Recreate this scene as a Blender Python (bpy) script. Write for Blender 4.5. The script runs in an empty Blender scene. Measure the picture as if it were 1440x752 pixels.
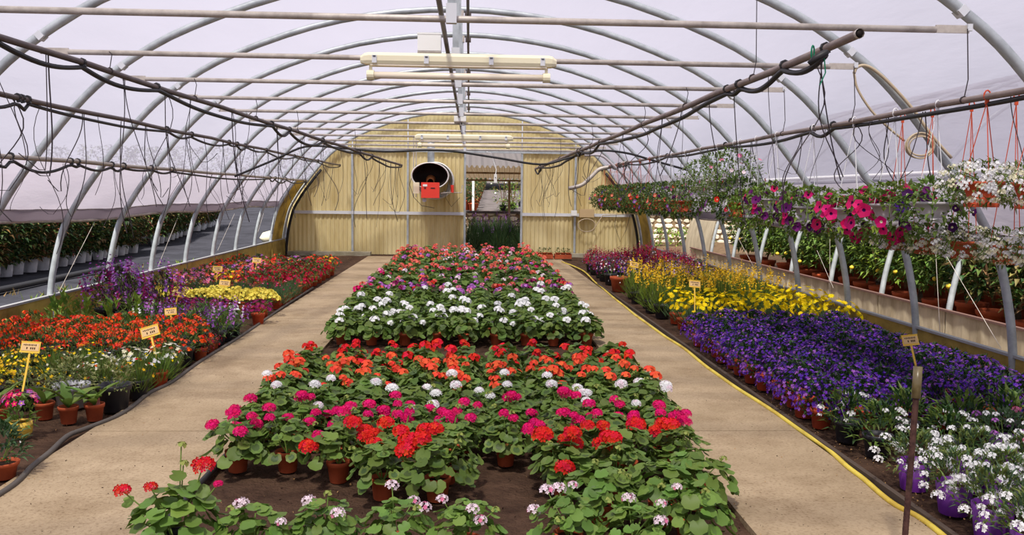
import bpy, math, random
import numpy as np
from math import pi, sin, cos, radians

random.seed(7)
RNG = np.random.default_rng(7)
SC = bpy.context.scene
COL = SC.collection

# ------------------------------------------------------------------ camera
FPX, EYE = 1250.0, 1.55
def cam_axes(vx=660, vy=271, roll=0.7):
    r = radians(roll)
    d = np.array([(vx-720)/FPX, (vy-376)/FPX, 1.0]); d /= np.linalg.norm(d)
    u = np.array([sin(r), -cos(r), 0.0]); u[2] = -(d[0]*u[0]+d[1]*u[1])/d[2]; u /= np.linalg.norm(u)
    return np.array([np.cross(-u, d), d, u])
CM = cam_axes()
cam = bpy.data.cameras.new('camera'); cam.sensor_width = 36; cam.lens = FPX/1440*36
cam.clip_start = 0.05; cam.clip_end = 300
camo = bpy.data.objects.new('camera', cam); COL.objects.link(camo); SC.camera = camo
from mathutils import Matrix, Vector
camo.matrix_world = Matrix([[CM[0,0], -CM[0,1], -CM[0,2], 0], [CM[1,0], -CM[1,1], -CM[1,2], 0],
                            [CM[2,0], -CM[2,1], -CM[2,2], EYE], [0,0,0,1]])
def P(px, py, x=None, y=None, z=None):
    "the point of the place seen at a photograph pixel, at a known x, y or z"
    w = CM @ np.array([(px-720)/FPX, (py-376)/FPX, 1.0])
    t = (z-EYE)/w[2] if z is not None else (y/w[1] if y is not None else x/w[0])
    return np.array([0, 0, EYE]) + t*w

# ------------------------------------------------------------------ sky, sun, exposure
world = bpy.data.worlds.new('world'); SC.world = world; world.use_nodes = True
bg = world.node_tree.nodes['Background']
bg.inputs[0].default_value = (0.86, 0.87, 0.98, 1); bg.inputs[1].default_value = 0.62
sun = bpy.data.lights.new('sun', 'SUN'); sun.energy = 5.8; sun.angle = radians(5); sun.color = (1.0, 0.945, 0.85)
suno = bpy.data.objects.new('sun', sun); COL.objects.link(suno)
suno.rotation_euler = Vector((-0.16, -0.50, 0.85)).to_track_quat('Z', 'Y').to_euler()
SC.view_settings.view_transform = 'Standard'; SC.view_settings.look = 'None'
SC.view_settings.gamma = 1; SC.view_settings.use_curve_mapping = False
SC.view_settings.exposure = 0.42
try:
    SC.cycles.max_bounces = 8; SC.cycles.transparent_max_bounces = 12
    SC.cycles.caustics_reflective = False; SC.cycles.caustics_refractive = False
except Exception: pass

# ------------------------------------------------------------------ materials
def lin(c):
    c = [v/255 for v in c]
    return tuple((v/12.92 if v <= .04045 else ((v+.055)/1.055)**2.4) for v in c)+(1,)
MATS = {}
def mat(name, rgb, rough=.6, spec=.3, metal=0, isl=0, hue=0, trans=0, noise=None, rgb2=None, bump=None, stretch=(1,1,1), objv=0):
    "isl: per-piece value jitter; noise: (scale, low, high) blends rgb to rgb2; trans: translucent share"
    if name in MATS: return MATS[name]
    m = bpy.data.materials.new(name); m.use_nodes = True; nt = m.node_tree; N = nt.nodes; L = nt.links
    b = N['Principled BSDF']; b.inputs['Roughness'].default_value = rough
    b.inputs['Specular IOR Level'].default_value = spec; b.inputs['Metallic'].default_value = metal
    b.inputs['Base Color'].default_value = lin(rgb); out = None
    c = N.new('ShaderNodeRGB'); c.outputs[0].default_value = lin(rgb); out = c.outputs[0]
    if noise or bump:
        tc = N.new('ShaderNodeTexCoord'); mp = N.new('ShaderNodeMapping'); mp.inputs['Scale'].default_value = stretch
        L.new(tc.outputs['Object'], mp.inputs[0])
    if noise:
        n = N.new('ShaderNodeTexNoise'); n.inputs['Scale'].default_value = noise[0]; n.inputs['Detail'].default_value = 6
        n.inputs['Roughness'].default_value = .65
        L.new(mp.outputs[0], n.inputs['Vector'])
        r = N.new('ShaderNodeMapRange'); r.inputs[1].default_value = noise[1]; r.inputs[2].default_value = noise[2]
        L.new(n.outputs[0], r.inputs[0])
        mx = N.new('ShaderNodeMix'); mx.data_type = 'RGBA'; mx.inputs[7].default_value = lin(rgb2)
        L.new(r.outputs[0], mx.inputs[0]); L.new(out, mx.inputs[6]); out = mx.outputs[2]
    if isl or hue or objv:
        g = N.new('ShaderNodeNewGeometry'); h = N.new('ShaderNodeHueSaturation'); oi = N.new('ShaderNodeObjectInfo')
        src = g.outputs['Random Per Island']
        if objv:
            src = oi.outputs['Random']
        else:
            ad = N.new('ShaderNodeMath'); ad.operation = 'ADD'; L.new(src, ad.inputs[0]); L.new(oi.outputs['Random'], ad.inputs[1])
            f0 = N.new('ShaderNodeMath'); f0.operation = 'FRACT'; L.new(ad.outputs[0], f0.inputs[0]); src = f0.outputs[0]
        a = N.new('ShaderNodeMapRange'); j = isl or objv
        a.inputs[3].default_value = 1-j; a.inputs[4].default_value = 1+j; L.new(src, a.inputs[0]); L.new(a.outputs[0], h.inputs['Value'])
        if hue:
            q = N.new('ShaderNodeMath'); q.operation = 'MULTIPLY_ADD'; q.inputs[1].default_value = 7.31; q.inputs[2].default_value = .3
            fr = N.new('ShaderNodeMath'); fr.operation = 'FRACT'; L.new(src, q.inputs[0]); L.new(q.outputs[0], fr.inputs[0])
            a2 = N.new('ShaderNodeMapRange'); a2.inputs[3].default_value = .5-hue; a2.inputs[4].default_value = .5+hue
            L.new(fr.outputs[0], a2.inputs[0]); L.new(a2.outputs[0], h.inputs['Hue'])
        L.new(out, h.inputs['Color']); out = h.outputs[0]
    L.new(out, b.inputs['Base Color'])
    if bump:
        n2 = N.new('ShaderNodeTexNoise'); n2.inputs['Scale'].default_value = bump[0]; n2.inputs['Detail'].default_value = 8
        bp = N.new('ShaderNodeBump'); bp.inputs['Strength'].default_value = bump[1]; bp.inputs['Distance'].default_value = bump[2]
        L.new(mp.outputs[0], n2.inputs['Vector']); L.new(n2.outputs[0], bp.inputs['Height']); L.new(bp.outputs[0], b.inputs['Normal'])
    if trans:
        t = N.new('ShaderNodeBsdfTranslucent'); L.new(out, t.inputs[0]); ms = N.new('ShaderNodeMixShader'); ms.inputs[0].default_value = trans
        L.new(b.outputs[0], ms.inputs[1]); L.new(t.outputs[0], ms.inputs[2]); L.new(ms.outputs[0], N['Material Output'].inputs[0])
    MATS[name] = m; return m

def film_mat(name, rgb, clear):
    m = bpy.data.materials.new(name); m.use_nodes = True; nt = m.node_tree; N = nt.nodes; L = nt.links
    for n in list(N):
        if n.type == 'BSDF_PRINCIPLED': N.remove(n)
    t = N.new('ShaderNodeBsdfTranslucent'); d = N.new('ShaderNodeBsdfDiffuse'); c = N.new('ShaderNodeBsdfTransparent')
    tc = N.new('ShaderNodeTexCoord'); mp = N.new('ShaderNodeMapping'); mp.inputs['Scale'].default_value = (1, .25, 1)
    n = N.new('ShaderNodeTexNoise'); n.inputs['Scale'].default_value = 1.3; n.inputs['Detail'].default_value = 7; n.inputs['Roughness'].default_value = .6
    mx = N.new('ShaderNodeMix'); mx.data_type = 'RGBA'; mx.inputs[6].default_value = lin(rgb)
    mx.inputs[7].default_value = lin(tuple(int(v*.93) for v in rgb))
    L.new(tc.outputs['Object'], mp.inputs[0]); L.new(mp.outputs[0], n.inputs[0]); L.new(n.outputs[0], mx.inputs[0])
    bp = N.new('ShaderNodeBump'); bp.inputs['Strength'].default_value = .5; bp.inputs['Distance'].default_value = .06
    L.new(n.outputs[0], bp.inputs['Height']); L.new(bp.outputs[0], t.inputs['Normal']); L.new(bp.outputs[0], d.inputs['Normal'])
    L.new(mx.outputs[2], t.inputs[0]); L.new(mx.outputs[2], d.inputs[0]); c.inputs[0].default_value = (1, 1, 1, 1)
    m1 = N.new('ShaderNodeMixShader'); m1.inputs[0].default_value = .22; L.new(t.outputs[0], m1.inputs[1]); L.new(d.outputs[0], m1.inputs[2])
    m2 = N.new('ShaderNodeMixShader'); m2.inputs[0].default_value = clear; L.new(m1.outputs[0], m2.inputs[1]); L.new(c.outputs[0], m2.inputs[2])
    L.new(m2.outputs[0], N['Material Output'].inputs[0]); MATS[name] = m; return m

film = film_mat('polythene_film', (176, 171, 188), .36)
film_side = film_mat('polythene_film_double', (180, 172, 184), .06)
film_hem = film_mat('polythene_film_rolled', (156, 146, 150), .0)
galv = mat('galvanised_steel', (186, 192, 196), .45, .5, .25, noise=(6, .4, .7), rgb2=(150, 156, 160))
galvd = mat('weathered_steel', (200, 191, 182), .5, .5, .2, noise=(8, .4, .7), rgb2=(158, 148, 140))
brownpipe = mat('brown_pipe', (98, 86, 84), .5, .4, noise=(5, .4, .7), rgb2=(72, 62, 62))
greybrown = mat('grey_brown_pipe', (142, 126, 120), .5, .4, noise=(5, .4, .7), rgb2=(112, 98, 94))
black = mat('black_plastic', (38, 37, 40), .5, .4)
blackpot = mat('black_pot_plastic', (48, 48, 54), .5, .4)
tube_m = mat('drip_tube_plastic', (60, 52, 56), .6, .3)
rust = mat('rusty_steel', (84, 58, 52), .8, .2, noise=(30, .4, .6), rgb2=(58, 38, 36))
terra = mat('terracotta', (188, 92, 58), .75, .2, objv=.14, noise=(9, .45, .75), rgb2=(160, 72, 46))
terrared = mat('terracotta_plastic', (196, 80, 48), .6, .3, objv=.12)
purplepot = mat('purple_plastic', (96, 34, 128), .5, .4)
whitepot = mat('white_plastic', (205, 206, 214), .5, .4, noise=(7, .45, .7), rgb2=(170, 170, 178))
yellowpot = mat('yellow_ceramic', (226, 186, 72), .35, .5)
greypot = mat('grey_plastic', (190, 184, 190), .5, .4)
compost = mat('compost', (62, 44, 34), .95, .1, noise=(60, .4, .6), rgb2=(38, 28, 22))
cream = mat('cream_plastic', (238, 230, 200), .4, .4)
whitep = mat('white_paint', (236, 236, 234), .5, .3)
tubew = mat('lamp_tube_glass', (240, 228, 208), .25, .5)
yellowsign = mat('yellow_card', (238, 196, 80), .6, .2)
signface = mat('paper_label', (226, 190, 140), .8, .1)
ink = mat('ink', (60, 36, 30), .8, .1)
redbox = mat('burner_red_paint', (232, 66, 52), .4, .4)
hose_y = mat('yellow_hose', (222, 200, 82), .5, .3, noise=(3, .45, .65), rgb2=(190, 160, 60))
hose_b = mat('beige_hose', (196, 178, 150), .5, .3)
white_hook = mat('white_hook_plastic', (235, 235, 238), .5, .3)
orange_hook = mat('orange_hook_plastic', (205, 82, 50), .5, .3)
interior = mat('duct_inside', (30, 22, 20), .7, .2)
copper = mat('burner_flame_tube', (190, 120, 70), .5, .4, .4)
wood = mat('weathered_wood', (150, 126, 100), .8, .1, noise=(8, .4, .7), rgb2=(110, 92, 74), stretch=(1, 1, .2))
bark = mat('bark', (112, 84, 62), .9, .1)
stem_g = mat('green_stem', (112, 138, 62), .6, .3)
stem_w = mat('woody_stem', (120, 112, 74), .7, .2)
G = {}
def green(k, rgb, isl=.28, hue=.018, rough=.5, trans=.28):
    G[k] = mat('leaf_'+k, rgb, rough, .35, isl=isl, hue=hue, trans=trans)
green('geranium', (100, 124, 54)); green('geranium_dark', (72, 94, 46)); green('fresh', (106, 136, 58)); green('lime', (127, 153, 53))
green('greygreen', (82, 109, 72)); green('olive', (100, 115, 53)); green('deep', (50, 79, 39)); green('shrub', (77, 99, 43), .45, .03)
green('dry', (133, 115, 72), .4, .04); green('variegated', (147, 151, 96), .3, .02); green('dusk', (73, 63, 56), .4, .03); green('dark', (43, 61, 30), .4, .02)
green('bronze', (122, 86, 53), .4, .03)
F = {}
def petal(k, rgb, isl=.14, hue=.01, trans=.25):
    F[k] = mat('petal_'+k, rgb, .6, .15, isl=isl, hue=hue, trans=trans)
petal('red', (214, 24, 38)); petal('scarlet', (222, 32, 34)); petal('orange', (240, 88, 58)); petal('salmon', (240, 112, 96)); petal('magenta', (222, 22, 110))
petal('crimson', (184, 22, 58)); petal('white', (244, 244, 246), .06); petal('blush', (244, 222, 234), .08); petal('pink', (236, 130, 170)); petal('lilac', (186, 112, 200))
petal('violet', (92, 44, 160), .25, .015); petal('purple', (112, 36, 112), .3); petal('plum', (134, 22, 86), .25); petal('yellow', (254, 226, 24)); petal('lemon', (242, 226, 100), .08)
petal('gold', (250, 206, 44)); petal('amber', (230, 190, 60)); petal('tagete', (236, 72, 24), .2, .015); petal('hot', (222, 34, 118)); petal('wine', (66, 18, 80), .25)
petal('cream', (236, 232, 200), .08); petal('heather', (158, 50, 92), .3, .02); petal('mauve', (150, 90, 180), .2); petal('bud', (150, 160, 84)); petal('seed', (120, 84, 66))

# ------------------------------------------------------------------ mesh builder
class MB:
    def __init__(s): s.v = []; s.f = []; s.m = []; s.mats = []; s.n = 0
    def mi(s, m):
        if m not in s.mats: s.mats.append(m)
        return s.mats.index(m)
    def add(s, vs, fs, m):
        k = s.mi(m); n = s.n; vs = np.asarray(vs, float).reshape(-1, 3); s.v.append(vs)
        s.f += [tuple(i+n for i in f) for f in fs]; s.m += [k]*len(fs); s.n += len(vs)
    def mesh(s, name, smooth=False):
        me = bpy.data.meshes.new(name); V = np.concatenate(s.v) if s.v else np.zeros((0, 3))
        me.from_pydata(V.tolist(), [], s.f)
        for m in s.mats: me.materials.append(m)
        if len(s.mats) > 1: me.polygons.foreach_set('material_index', s.m)
        if smooth: me.polygons.foreach_set('use_smooth', [True]*len(s.f))
        me.update(); return me
    def box(s, c, d, m, R=None):
        c = np.array(c, float); d = np.array(d, float)/2
        v = np.array([(x, y, z) for x in (-1, 1) for y in (-1, 1) for z in (-1, 1)])*d
        if R is not None: v = v @ np.array(R).T
        s.add(v+c, [(0,1,3,2), (4,6,7,5), (0,4,5,1), (2,3,7,6), (0,2,6,4), (1,5,7,3)], m)
    def tube(s, pts, r, m, n=8, cap=True):
        pts = np.array(pts, float); k = len(pts)
        rs = np.full(k, r) if np.isscalar(r) else np.array(r)
        T = np.gradient(pts, axis=0) if k > 2 else np.array([pts[1]-pts[0]]*2)
        T /= np.linalg.norm(T, axis=1)[:, None]+1e-9
        a = np.array([0, 0, 1.]) if abs(T[0][2]) < .9 else np.array([1., 0, 0]); vs = []
        u = np.cross(a, T[0]); u /= np.linalg.norm(u)
        for i in range(k):
            u = u - T[i]*np.dot(u, T[i]); u /= np.linalg.norm(u)+1e-9; w = np.cross(T[i], u)
            for j in range(n):
                an = 2*pi*j/n; vs.append(pts[i]+rs[i]*(cos(an)*u+sin(an)*w))
        fs = [(i*n+j, i*n+(j+1) % n, (i+1)*n+(j+1) % n, (i+1)*n+j) for i in range(k-1) for j in range(n)]
        if cap: fs += [tuple(range(n-1, -1, -1)), tuple(range((k-1)*n, k*n))]
        s.add(vs, fs, m)
    def lathe(s, prof, c, m, n=16, cap=False):
        c = np.array(c, float); vs = [(r*cos(2*pi*j/n), r*sin(2*pi*j/n), z) for r, z in prof for j in range(n)]
        fs = [(i*n+j, i*n+(j+1) % n, (i+1)*n+(j+1) % n, (i+1)*n+j) for i in range(len(prof)-1) for j in range(n)]
        if cap: fs += [tuple(range(n-1, -1, -1)), tuple(range((len(prof)-1)*n, len(prof)*n))]
        s.add(np.array(vs)+c, fs, m)

def setp(o, label=None, cat=None, group=None, kind=None):
    if label: o['label'] = label
    if cat: o['category'] = cat
    if group: o['group'] = group
    if kind: o['kind'] = kind
    return o
def obj(name, me, parent=None, **k):
    o = bpy.data.objects.new(name, me.mesh(name) if isinstance(me, MB) else me); COL.objects.link(o)
    if parent is not None: o.parent = parent
    return setp(o, **k)
def smobj(name, mb, parent=None, **k):
    return obj(name, mb.mesh(name, True), parent, **k)
def empty(name, loc=(0, 0, 0), rz=0, s=1, **k):
    o = bpy.data.objects.new(name, None); COL.objects.link(o); o.location = tuple(loc); o.rotation_euler = (0, 0, rz); o.scale = (s, s, s)
    return setp(o, **k)
ORD = 'zeroth first second third fourth fifth sixth seventh eighth ninth tenth eleventh twelfth thirteenth fourteenth fifteenth sixteenth seventeenth eighteenth nineteenth twentieth'.split()
def od(i):
    return ORD[i] if i < len(ORD) else ('twenty-'+ORD[i-20] if i < 30 else 'thirty-'+ORD[i-30])

# ------------------------------------------------------------------ the setting: arch profile
CX = -0.12
PR = [(4.47, -.05), (4.45, .25), (4.40, .63), (4.29, 1.07), (4.16, 1.33), (3.93, 1.68), (3.46, 2.27), (3.05, 2.64), (2.39, 3.02), (1.28, 3.39), (0, 3.53)]
def arch_pts(cx=CX, off=0.0, nsub=4):
    pts = [np.array([-h, z]) for h, z in PR]+[np.array([h, z]) for h, z in PR[-2::-1]]
    q = [2*pts[0]-pts[1]]+pts+[2*pts[-1]-pts[-2]]; out = []
    for i in range(1, len(q)-2):
        for k in range(nsub):
            t = k/nsub; a, b, c, d = q[i-1], q[i], q[i+1], q[i+2]
            out.append(.5*((2*b)+(c-a)*t+(2*a-5*b+4*c-d)*t*t+(-a+3*b-3*c+d)*t**3))
    out.append(q[-2]); out = np.array(out)
    T = np.gradient(out, axis=0); T /= np.linalg.norm(T, axis=1)[:, None]
    out = out+off*np.stack([-T[:, 1], T[:, 0]], 1)
    out[:, 0] += cx; return out
HY0, HS = 5.24, 1.541
A = arch_pts(); AX = A[:, 0]; AZ = A[:, 1]
def arch_z(x):
    m = len(A)//2
    return np.interp(x, AX[:], AZ[:])
WY = 22.2

soil = mat('garden_soil', (92, 70, 56), .95, .1, noise=(5, .35, .7), rgb2=(58, 42, 34), bump=(45, .9, .03))
gravelly = mat('gravelly_soil', (126, 104, 80), .95, .1, noise=(12, .35, .65), rgb2=(92, 72, 56), bump=(60, .9, .03))
concrete = mat('path_concrete', (184, 163, 134), .85, .15, noise=(1.1, .35, .72), rgb2=(156, 136, 108), bump=(70, .5, .012), objv=.03)
def grime(m, rgb, sc1, lo, hi, sc2=60, amt=.5):
    "worn stains and fine speckle over a surface colour"
    nt = m.node_tree; N = nt.nodes; L = nt.links; b = N['Principled BSDF']; src = b.inputs['Base Color'].links[0].from_socket
    tc = N.new('ShaderNodeTexCoord'); n1 = N.new('ShaderNodeTexNoise'); n1.inputs['Scale'].default_value = sc1; n1.inputs['Detail'].default_value = 9; n1.inputs['Roughness'].default_value = .75
    n2 = N.new('ShaderNodeTexNoise'); n2.inputs['Scale'].default_value = sc2; n2.inputs['Detail'].default_value = 4
    L.new(tc.outputs['Object'], n1.inputs['Vector']); L.new(tc.outputs['Object'], n2.inputs['Vector'])
    r1 = N.new('ShaderNodeMapRange'); r1.inputs[1].default_value = lo; r1.inputs[2].default_value = hi; r1.inputs[4].default_value = amt; L.new(n1.outputs[0], r1.inputs[0])
    r2 = N.new('ShaderNodeMapRange'); r2.inputs[1].default_value = .5; r2.inputs[2].default_value = .72; r2.inputs[4].default_value = .55; L.new(n2.outputs[0], r2.inputs[0])
    ad = N.new('ShaderNodeMath'); ad.operation = 'ADD'; ad.use_clamp = True; L.new(r1.outputs[0], ad.inputs[0]); L.new(r2.outputs[0], ad.inputs[1])
    mx = N.new('ShaderNodeMix'); mx.data_type = 'RGBA'; mx.inputs[7].default_value = lin(rgb); L.new(ad.outputs[0], mx.inputs[0]); L.new(src, mx.inputs[6]); L.new(mx.outputs[2], b.inputs['Base Color'])
grime(concrete, (120, 98, 72), 1.7, .47, .72, 60, .6)
cloth = mat('ground_cloth', (66, 66, 74), .85, .1, noise=(1.5, .4, .65), rgb2=(50, 50, 56), bump=(4, .5, .08))
road = mat('terrace_road', (112, 104, 104), .9, .1, noise=(2, .4, .65), rgb2=(90, 84, 82))
fibre = mat('fibreglass_yellow', (246, 234, 190), .5, .3, noise=(1.3, .42, .75), rgb2=(212, 190, 126), stretch=(1.5, 1, .35), trans=.4)
fibre_lo = mat('fibreglass_mossy', (206, 182, 100), .6, .3, noise=(2.2, .42, .7), rgb2=(134, 112, 56), stretch=(1, .5, 1), trans=.35)
fibre_gr = mat('fibreglass_weathered', (212, 198, 172), .6, .3, noise=(4, .35, .7), rgb2=(160, 144, 118), stretch=(1, 1, .4), trans=.1, bump=(14, .4, .01))
stone = mat('pale_stone', (224, 214, 194), .9, .1, isl=.18, hue=.01)
mortar = mat('mortar', (130, 110, 86), .95, .1)
concrete_grey = mat('cast_concrete', (172, 164, 146), .9, .1, noise=(3, .4, .6), rgb2=(140, 132, 110))

def grid(name, xs, ys, zf, m, parent=None, **k):
    mb = MB(); vs = [(x, y, zf(x, y)) for y in ys for x in xs]; n = len(xs)
    mb.add(vs, [(j*n+i, j*n+i+1, (j+1)*n+i+1, (j+1)*n+i) for j in range(len(ys)-1) for i in range(n-1)], m)
    return smobj(name, mb, parent, **k)
def hn(x, y): return .5*sin(x*7.1+y*3.3)*cos(y*5.7-x*2.1)+.5*sin(x*13.7-y*11.1)
grid('floor', np.linspace(-4.5, 4.45, 90), np.linspace(-3, 22.6, 200), lambda x, y: .010*hn(x, y)-.012, soil, kind='structure')
grid('ground_cloth', np.concatenate([np.linspace(-40, -9, 12), np.linspace(-8.7, -4.45, 12)]), np.linspace(-3, 75, 60),
     lambda x, y: max(0, .05*(y-22))*min(1, (-4.45-x)/1.0)+.02*hn(x*.3, y*.3)-.03, cloth, kind='structure')
grid('ground_gravel', np.concatenate([[4.4, 4.98, 5.12], np.linspace(6, 22, 16)]), np.linspace(-3, 27.1, 30), lambda x, y: -.03 if x < 5.1 else .12, gravelly, kind='structure')
grid('ground_beyond', np.linspace(-4.6, 4.6, 10), np.linspace(22.5, 27.1, 8), lambda x, y: -.02, soil, kind='structure')
grid('terrace', np.linspace(-4.4, 22, 20), np.linspace(27.2, 75, 20), lambda x, y: .96+.0476*(y-27), road, kind='structure')

# paths, slab by slab
for nm, x0, x1 in (('path_left', -2.40, -1.42), ('path_right', 1.32, 2.17)):
    root = empty(nm, (0, 0, 0), kind='structure'); yy = -2.0; i = 0
    while yy < 21.2:
        ln = 2.55; mb = MB(); e = .0035; y1 = min(yy+ln, 21.3)
        mb.box(((x0+x1)/2, (yy+y1)/2, -.02), (x1-x0, y1-yy-2*e, .07+.002*(i % 2)), concrete)
        obj('slab', mb, root); yy = y1; i += 1
    mb = MB(); mb.box(((x0+x1)/2, 9.6, -.03), (x1-x0-.01, 23, .05), mortar); obj('joint_bed', mb, root)

# soil crumbs and litter
mb = MB()
def crumb(mb, p, s, m):
    v = RNG.normal(size=(4, 3)); v /= np.linalg.norm(v, axis=1)[:, None]; mb.add(v*s+p, [(0,1,2), (0,2,3), (0,3,1), (1,3,2)], m)
pum = mat('pumice_grain', (176, 138, 92), .95, .1, isl=.35)
for i in range(2600):
    if i % 3 == 0: x, y = RNG.uniform(2.2, 2.9), RNG.uniform(3.4, 8)
    elif i % 3 == 1: x, y = RNG.uniform(-4.2, -2.42), RNG.uniform(4.3, 10) if i % 2 else RNG.uniform(15.5, 22)
    else: x, y = RNG.uniform(-1.38, 1.28), RNG.uniform(3.2, 6)
    crumb(mb, (x, y, .005), RNG.uniform(.003, .008), pum if i % 3 != 2 or i % 5 == 0 else compost)
mp_ = MB()
for i in range(700):
    x = RNG.choice([RNG.uniform(-2.38, -1.45), RNG.uniform(1.34, 2.15)]); y = 3.2+RNG.exponential(3.5)
    if RNG.random() < .5: x = RNG.choice([-2.38, -1.45, 1.34, 2.15])+RNG.normal()*.05; x = min(max(x, -2.39), 2.16)
    crumb(mp_, (x, y, .018), RNG.uniform(.002, .006), compost if i % 3 else pum)
obj('path_grit', mp_, label='small dark grit and dry bits scattered on the two concrete paths', cat='grit', kind='stuff')
obj('soil_crumbs', mb, label='small pale grit and crumbs scattered over the brown soil of the beds', cat='grit', kind='stuff')

# roof film
def film_sheet(name, cx, z0l, z0r, y0, y1, sag, parent=None, m=film):
    a = arch_pts(cx, .055, 5); L_ = [i for i in range(len(a)) if (a[i, 1] >= z0l if a[i, 0] < cx else a[i, 1] >= z0r)]
    a = a[L_]; ys = np.arange(y0, y1+.01, HS/6); vs = []
    for y in ys:
        ph = ((y-HY0)/HS) % 1; s = -.015*sin(pi*ph)
        for q, (x, z) in enumerate(a):
            w = .010*sin(q*1.7+y*2.3)*sin(y*5+q*.6); k = s+w*abs(sin(pi*ph))
            vs.append((x+k*(x-cx)/4.4, y, z+k*z/3.5))
    n = len(a); mb = MB(); mb.add(vs, [(j*n+i, j*n+i+1, (j+1)*n+i+1, (j+1)*n+i) for j in range(len(ys)-1) for i in range(n-1)], m)
    return smobj(name, mb, parent, kind='structure')
roof = film_sheet('ceiling', CX, 1.78, 1.70, HY0-7*HS, WY+.1, 1)
def side_film(name, sx, zt, zb, y0, y1):
    a = arch_pts(CX, .075, 6); a = a[(a[:, 0]*sx > 0) & (a[:, 1] <= zt+.03) & (a[:, 1] >= zb)]
    a = a[np.argsort(-a[:, 1])]; ys = np.arange(y0, y1, .17); n = len(a); vs = []
    for y in ys:
        for q, (x, z) in enumerate(a):
            t = q/(n-1); w = .018*sin(y*3.1+q*.5)*t+.008*sin(y*9.3)*t
            vs.append((x+w, y, z-.02*t*sin(y*1.3)))
    mb = MB(); mb.add(vs, [(j*n+i, j*n+i+1, (j+1)*n+i+1, (j+1)*n+i) for j in range(len(ys)-1) for i in range(n-1)], film_side)
    o = smobj(name, mb, kind='structure')
    k3 = int(n*.70); mb = MB(); hv = [(vs[j*n+q][0]-sx*.012, vs[j*n+q][1], vs[j*n+q][2]) for j in range(len(ys)) for q in range(k3, n)]; w_ = n-k3
    mb.add(hv, [(j*w_+i, j*w_+i+1, (j+1)*w_+i+1, (j+1)*w_+i) for j in range(len(ys)-1) for i in range(w_-1)], film_hem); smobj('rolled_edge', mb, o)
    pts = [vs[j*n+n-1] for j in range(0, len(ys), 3)]; mb = MB(); mb.tube(pts, .018, galvd, 8); smobj('roll_tube', mb, o)
    mb = MB(); k2 = int(n*.72); mb.tube([vs[j*n+k2] for j in range(0, len(ys), 3)], .006, galvd, 5); smobj('hem', mb, o)
side_film('wall_left_film', -1, 1.8, 1.16, HY0-6*HS, 20.9)
side_film('wall_right_film', 1, 1.74, 1.12, HY0-6*HS, 20.9)

# hoops
clampm = mat('pale_clamp', (214, 216, 222), .5, .4)
def hoop_mesh(cx, r, part=None):
    a = arch_pts(cx, 0, 4)
    if part is not None: a = a[part(a)]
    mb = MB(); mb.tube([(x, 0, z) for x, z in a], r, galv, 10); return mb.mesh('hoop', True)
hm = hoop_mesh(CX, .034)
cms = []
for sx in (-1, 1):
    mbc = MB(); x = CX+sx*3.02; mbc.box((x-sx*.0, -.0, 2.655), (.05, .078, .055), clampm, np.array([[cos(.75*sx), 0, sin(.75*sx)], [0, 1, 0], [-sin(.75*sx), 0, cos(.75*sx)]])); cms.append(mbc.mesh('clamp'))
for k in range(-3, 12):
    if k == 11: rp = None
    lab = f'{od(k+1)} grey steel hoop from the near end, arching over the beds' if k >= 0 else None
    if k < 0: lab = f'grey steel roof hoop {["just above", "behind", "far behind"][-k-1]} the camera, out of the picture'
    h = obj('hoop', hm, label=lab, cat='hoop', group='steel hoops of the tunnel'); h.location = (0, HY0+k*HS, 0)
    if k == 11: h.location.y = WY-.12
    if k < 9 and k >= 0:
        for cm in cms: obj('clamp', cm, h)
# tie bars with king posts
mbt = MB(); mbt.tube([(-2.92, 0, 2.535), (2.72, 0, 2.535)], .0195, galvd, 10); tie_m = mbt.mesh('tie_bar', True)
flat_ms = []
for sx in (-1, 1):
    mbf = MB(); mbf.box((-.1+sx*2.92, 0, 2.54), (.2, .012, .045), galvd); mbf.box((-.1+sx*3.02, -.005, 2.55), (.03, .022, .04), clampm); flat_ms.append(mbf.mesh('flattened_end'))
mbp = MB(); mbp.box((-.11, -.03, 3.03), (.045, .03, .98), galv); mbp.box((-.11, -.03, 2.56), (.06, .045, .11), clampm); mbp.box((-.11, -.03, 3.46), (.07, .05, .08), galvd)
post_m = mbp.mesh('king_post')
for k in range(0, 11):
    t = obj('tie_bar', tie_m, label=f'{od(k+1)} horizontal steel tie bar from the camera, under the hoops', cat='bar', group='tie bars across the tunnel')
    t.location = (0, HY0-.06+k*HS, 0); [obj('flattened_end', fm_, t) for fm_ in flat_ms]; obj('king_post', post_m, t)
# ridge pipes
mb = MB(); mb.tube([(-.03, y, 3.46) for y in np.arange(-2, WY, 1.5)], .016, brownpipe, 8)
rp = smobj('ridge_pipe', mb, label='dark ridge pipe running along the top of the hoops', cat='pipe')
mb = MB()
for k in range(0, 11): mb.box((-.03, HY0+k*HS, 3.47), (.07, .06, .06), brownpipe)
obj('coupling', mb, rp, kind='stuff')
mb = MB(); mb.tube([(-.19+.004*(y-4), y, 2.66-.004*(y-4)) for y in np.arange(3.5, 20.5, .8)], .017, brownpipe, 8)
smobj('gas_pipe', mb, label='brown pipe resting along the middle of the tie bars', cat='pipe')

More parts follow.
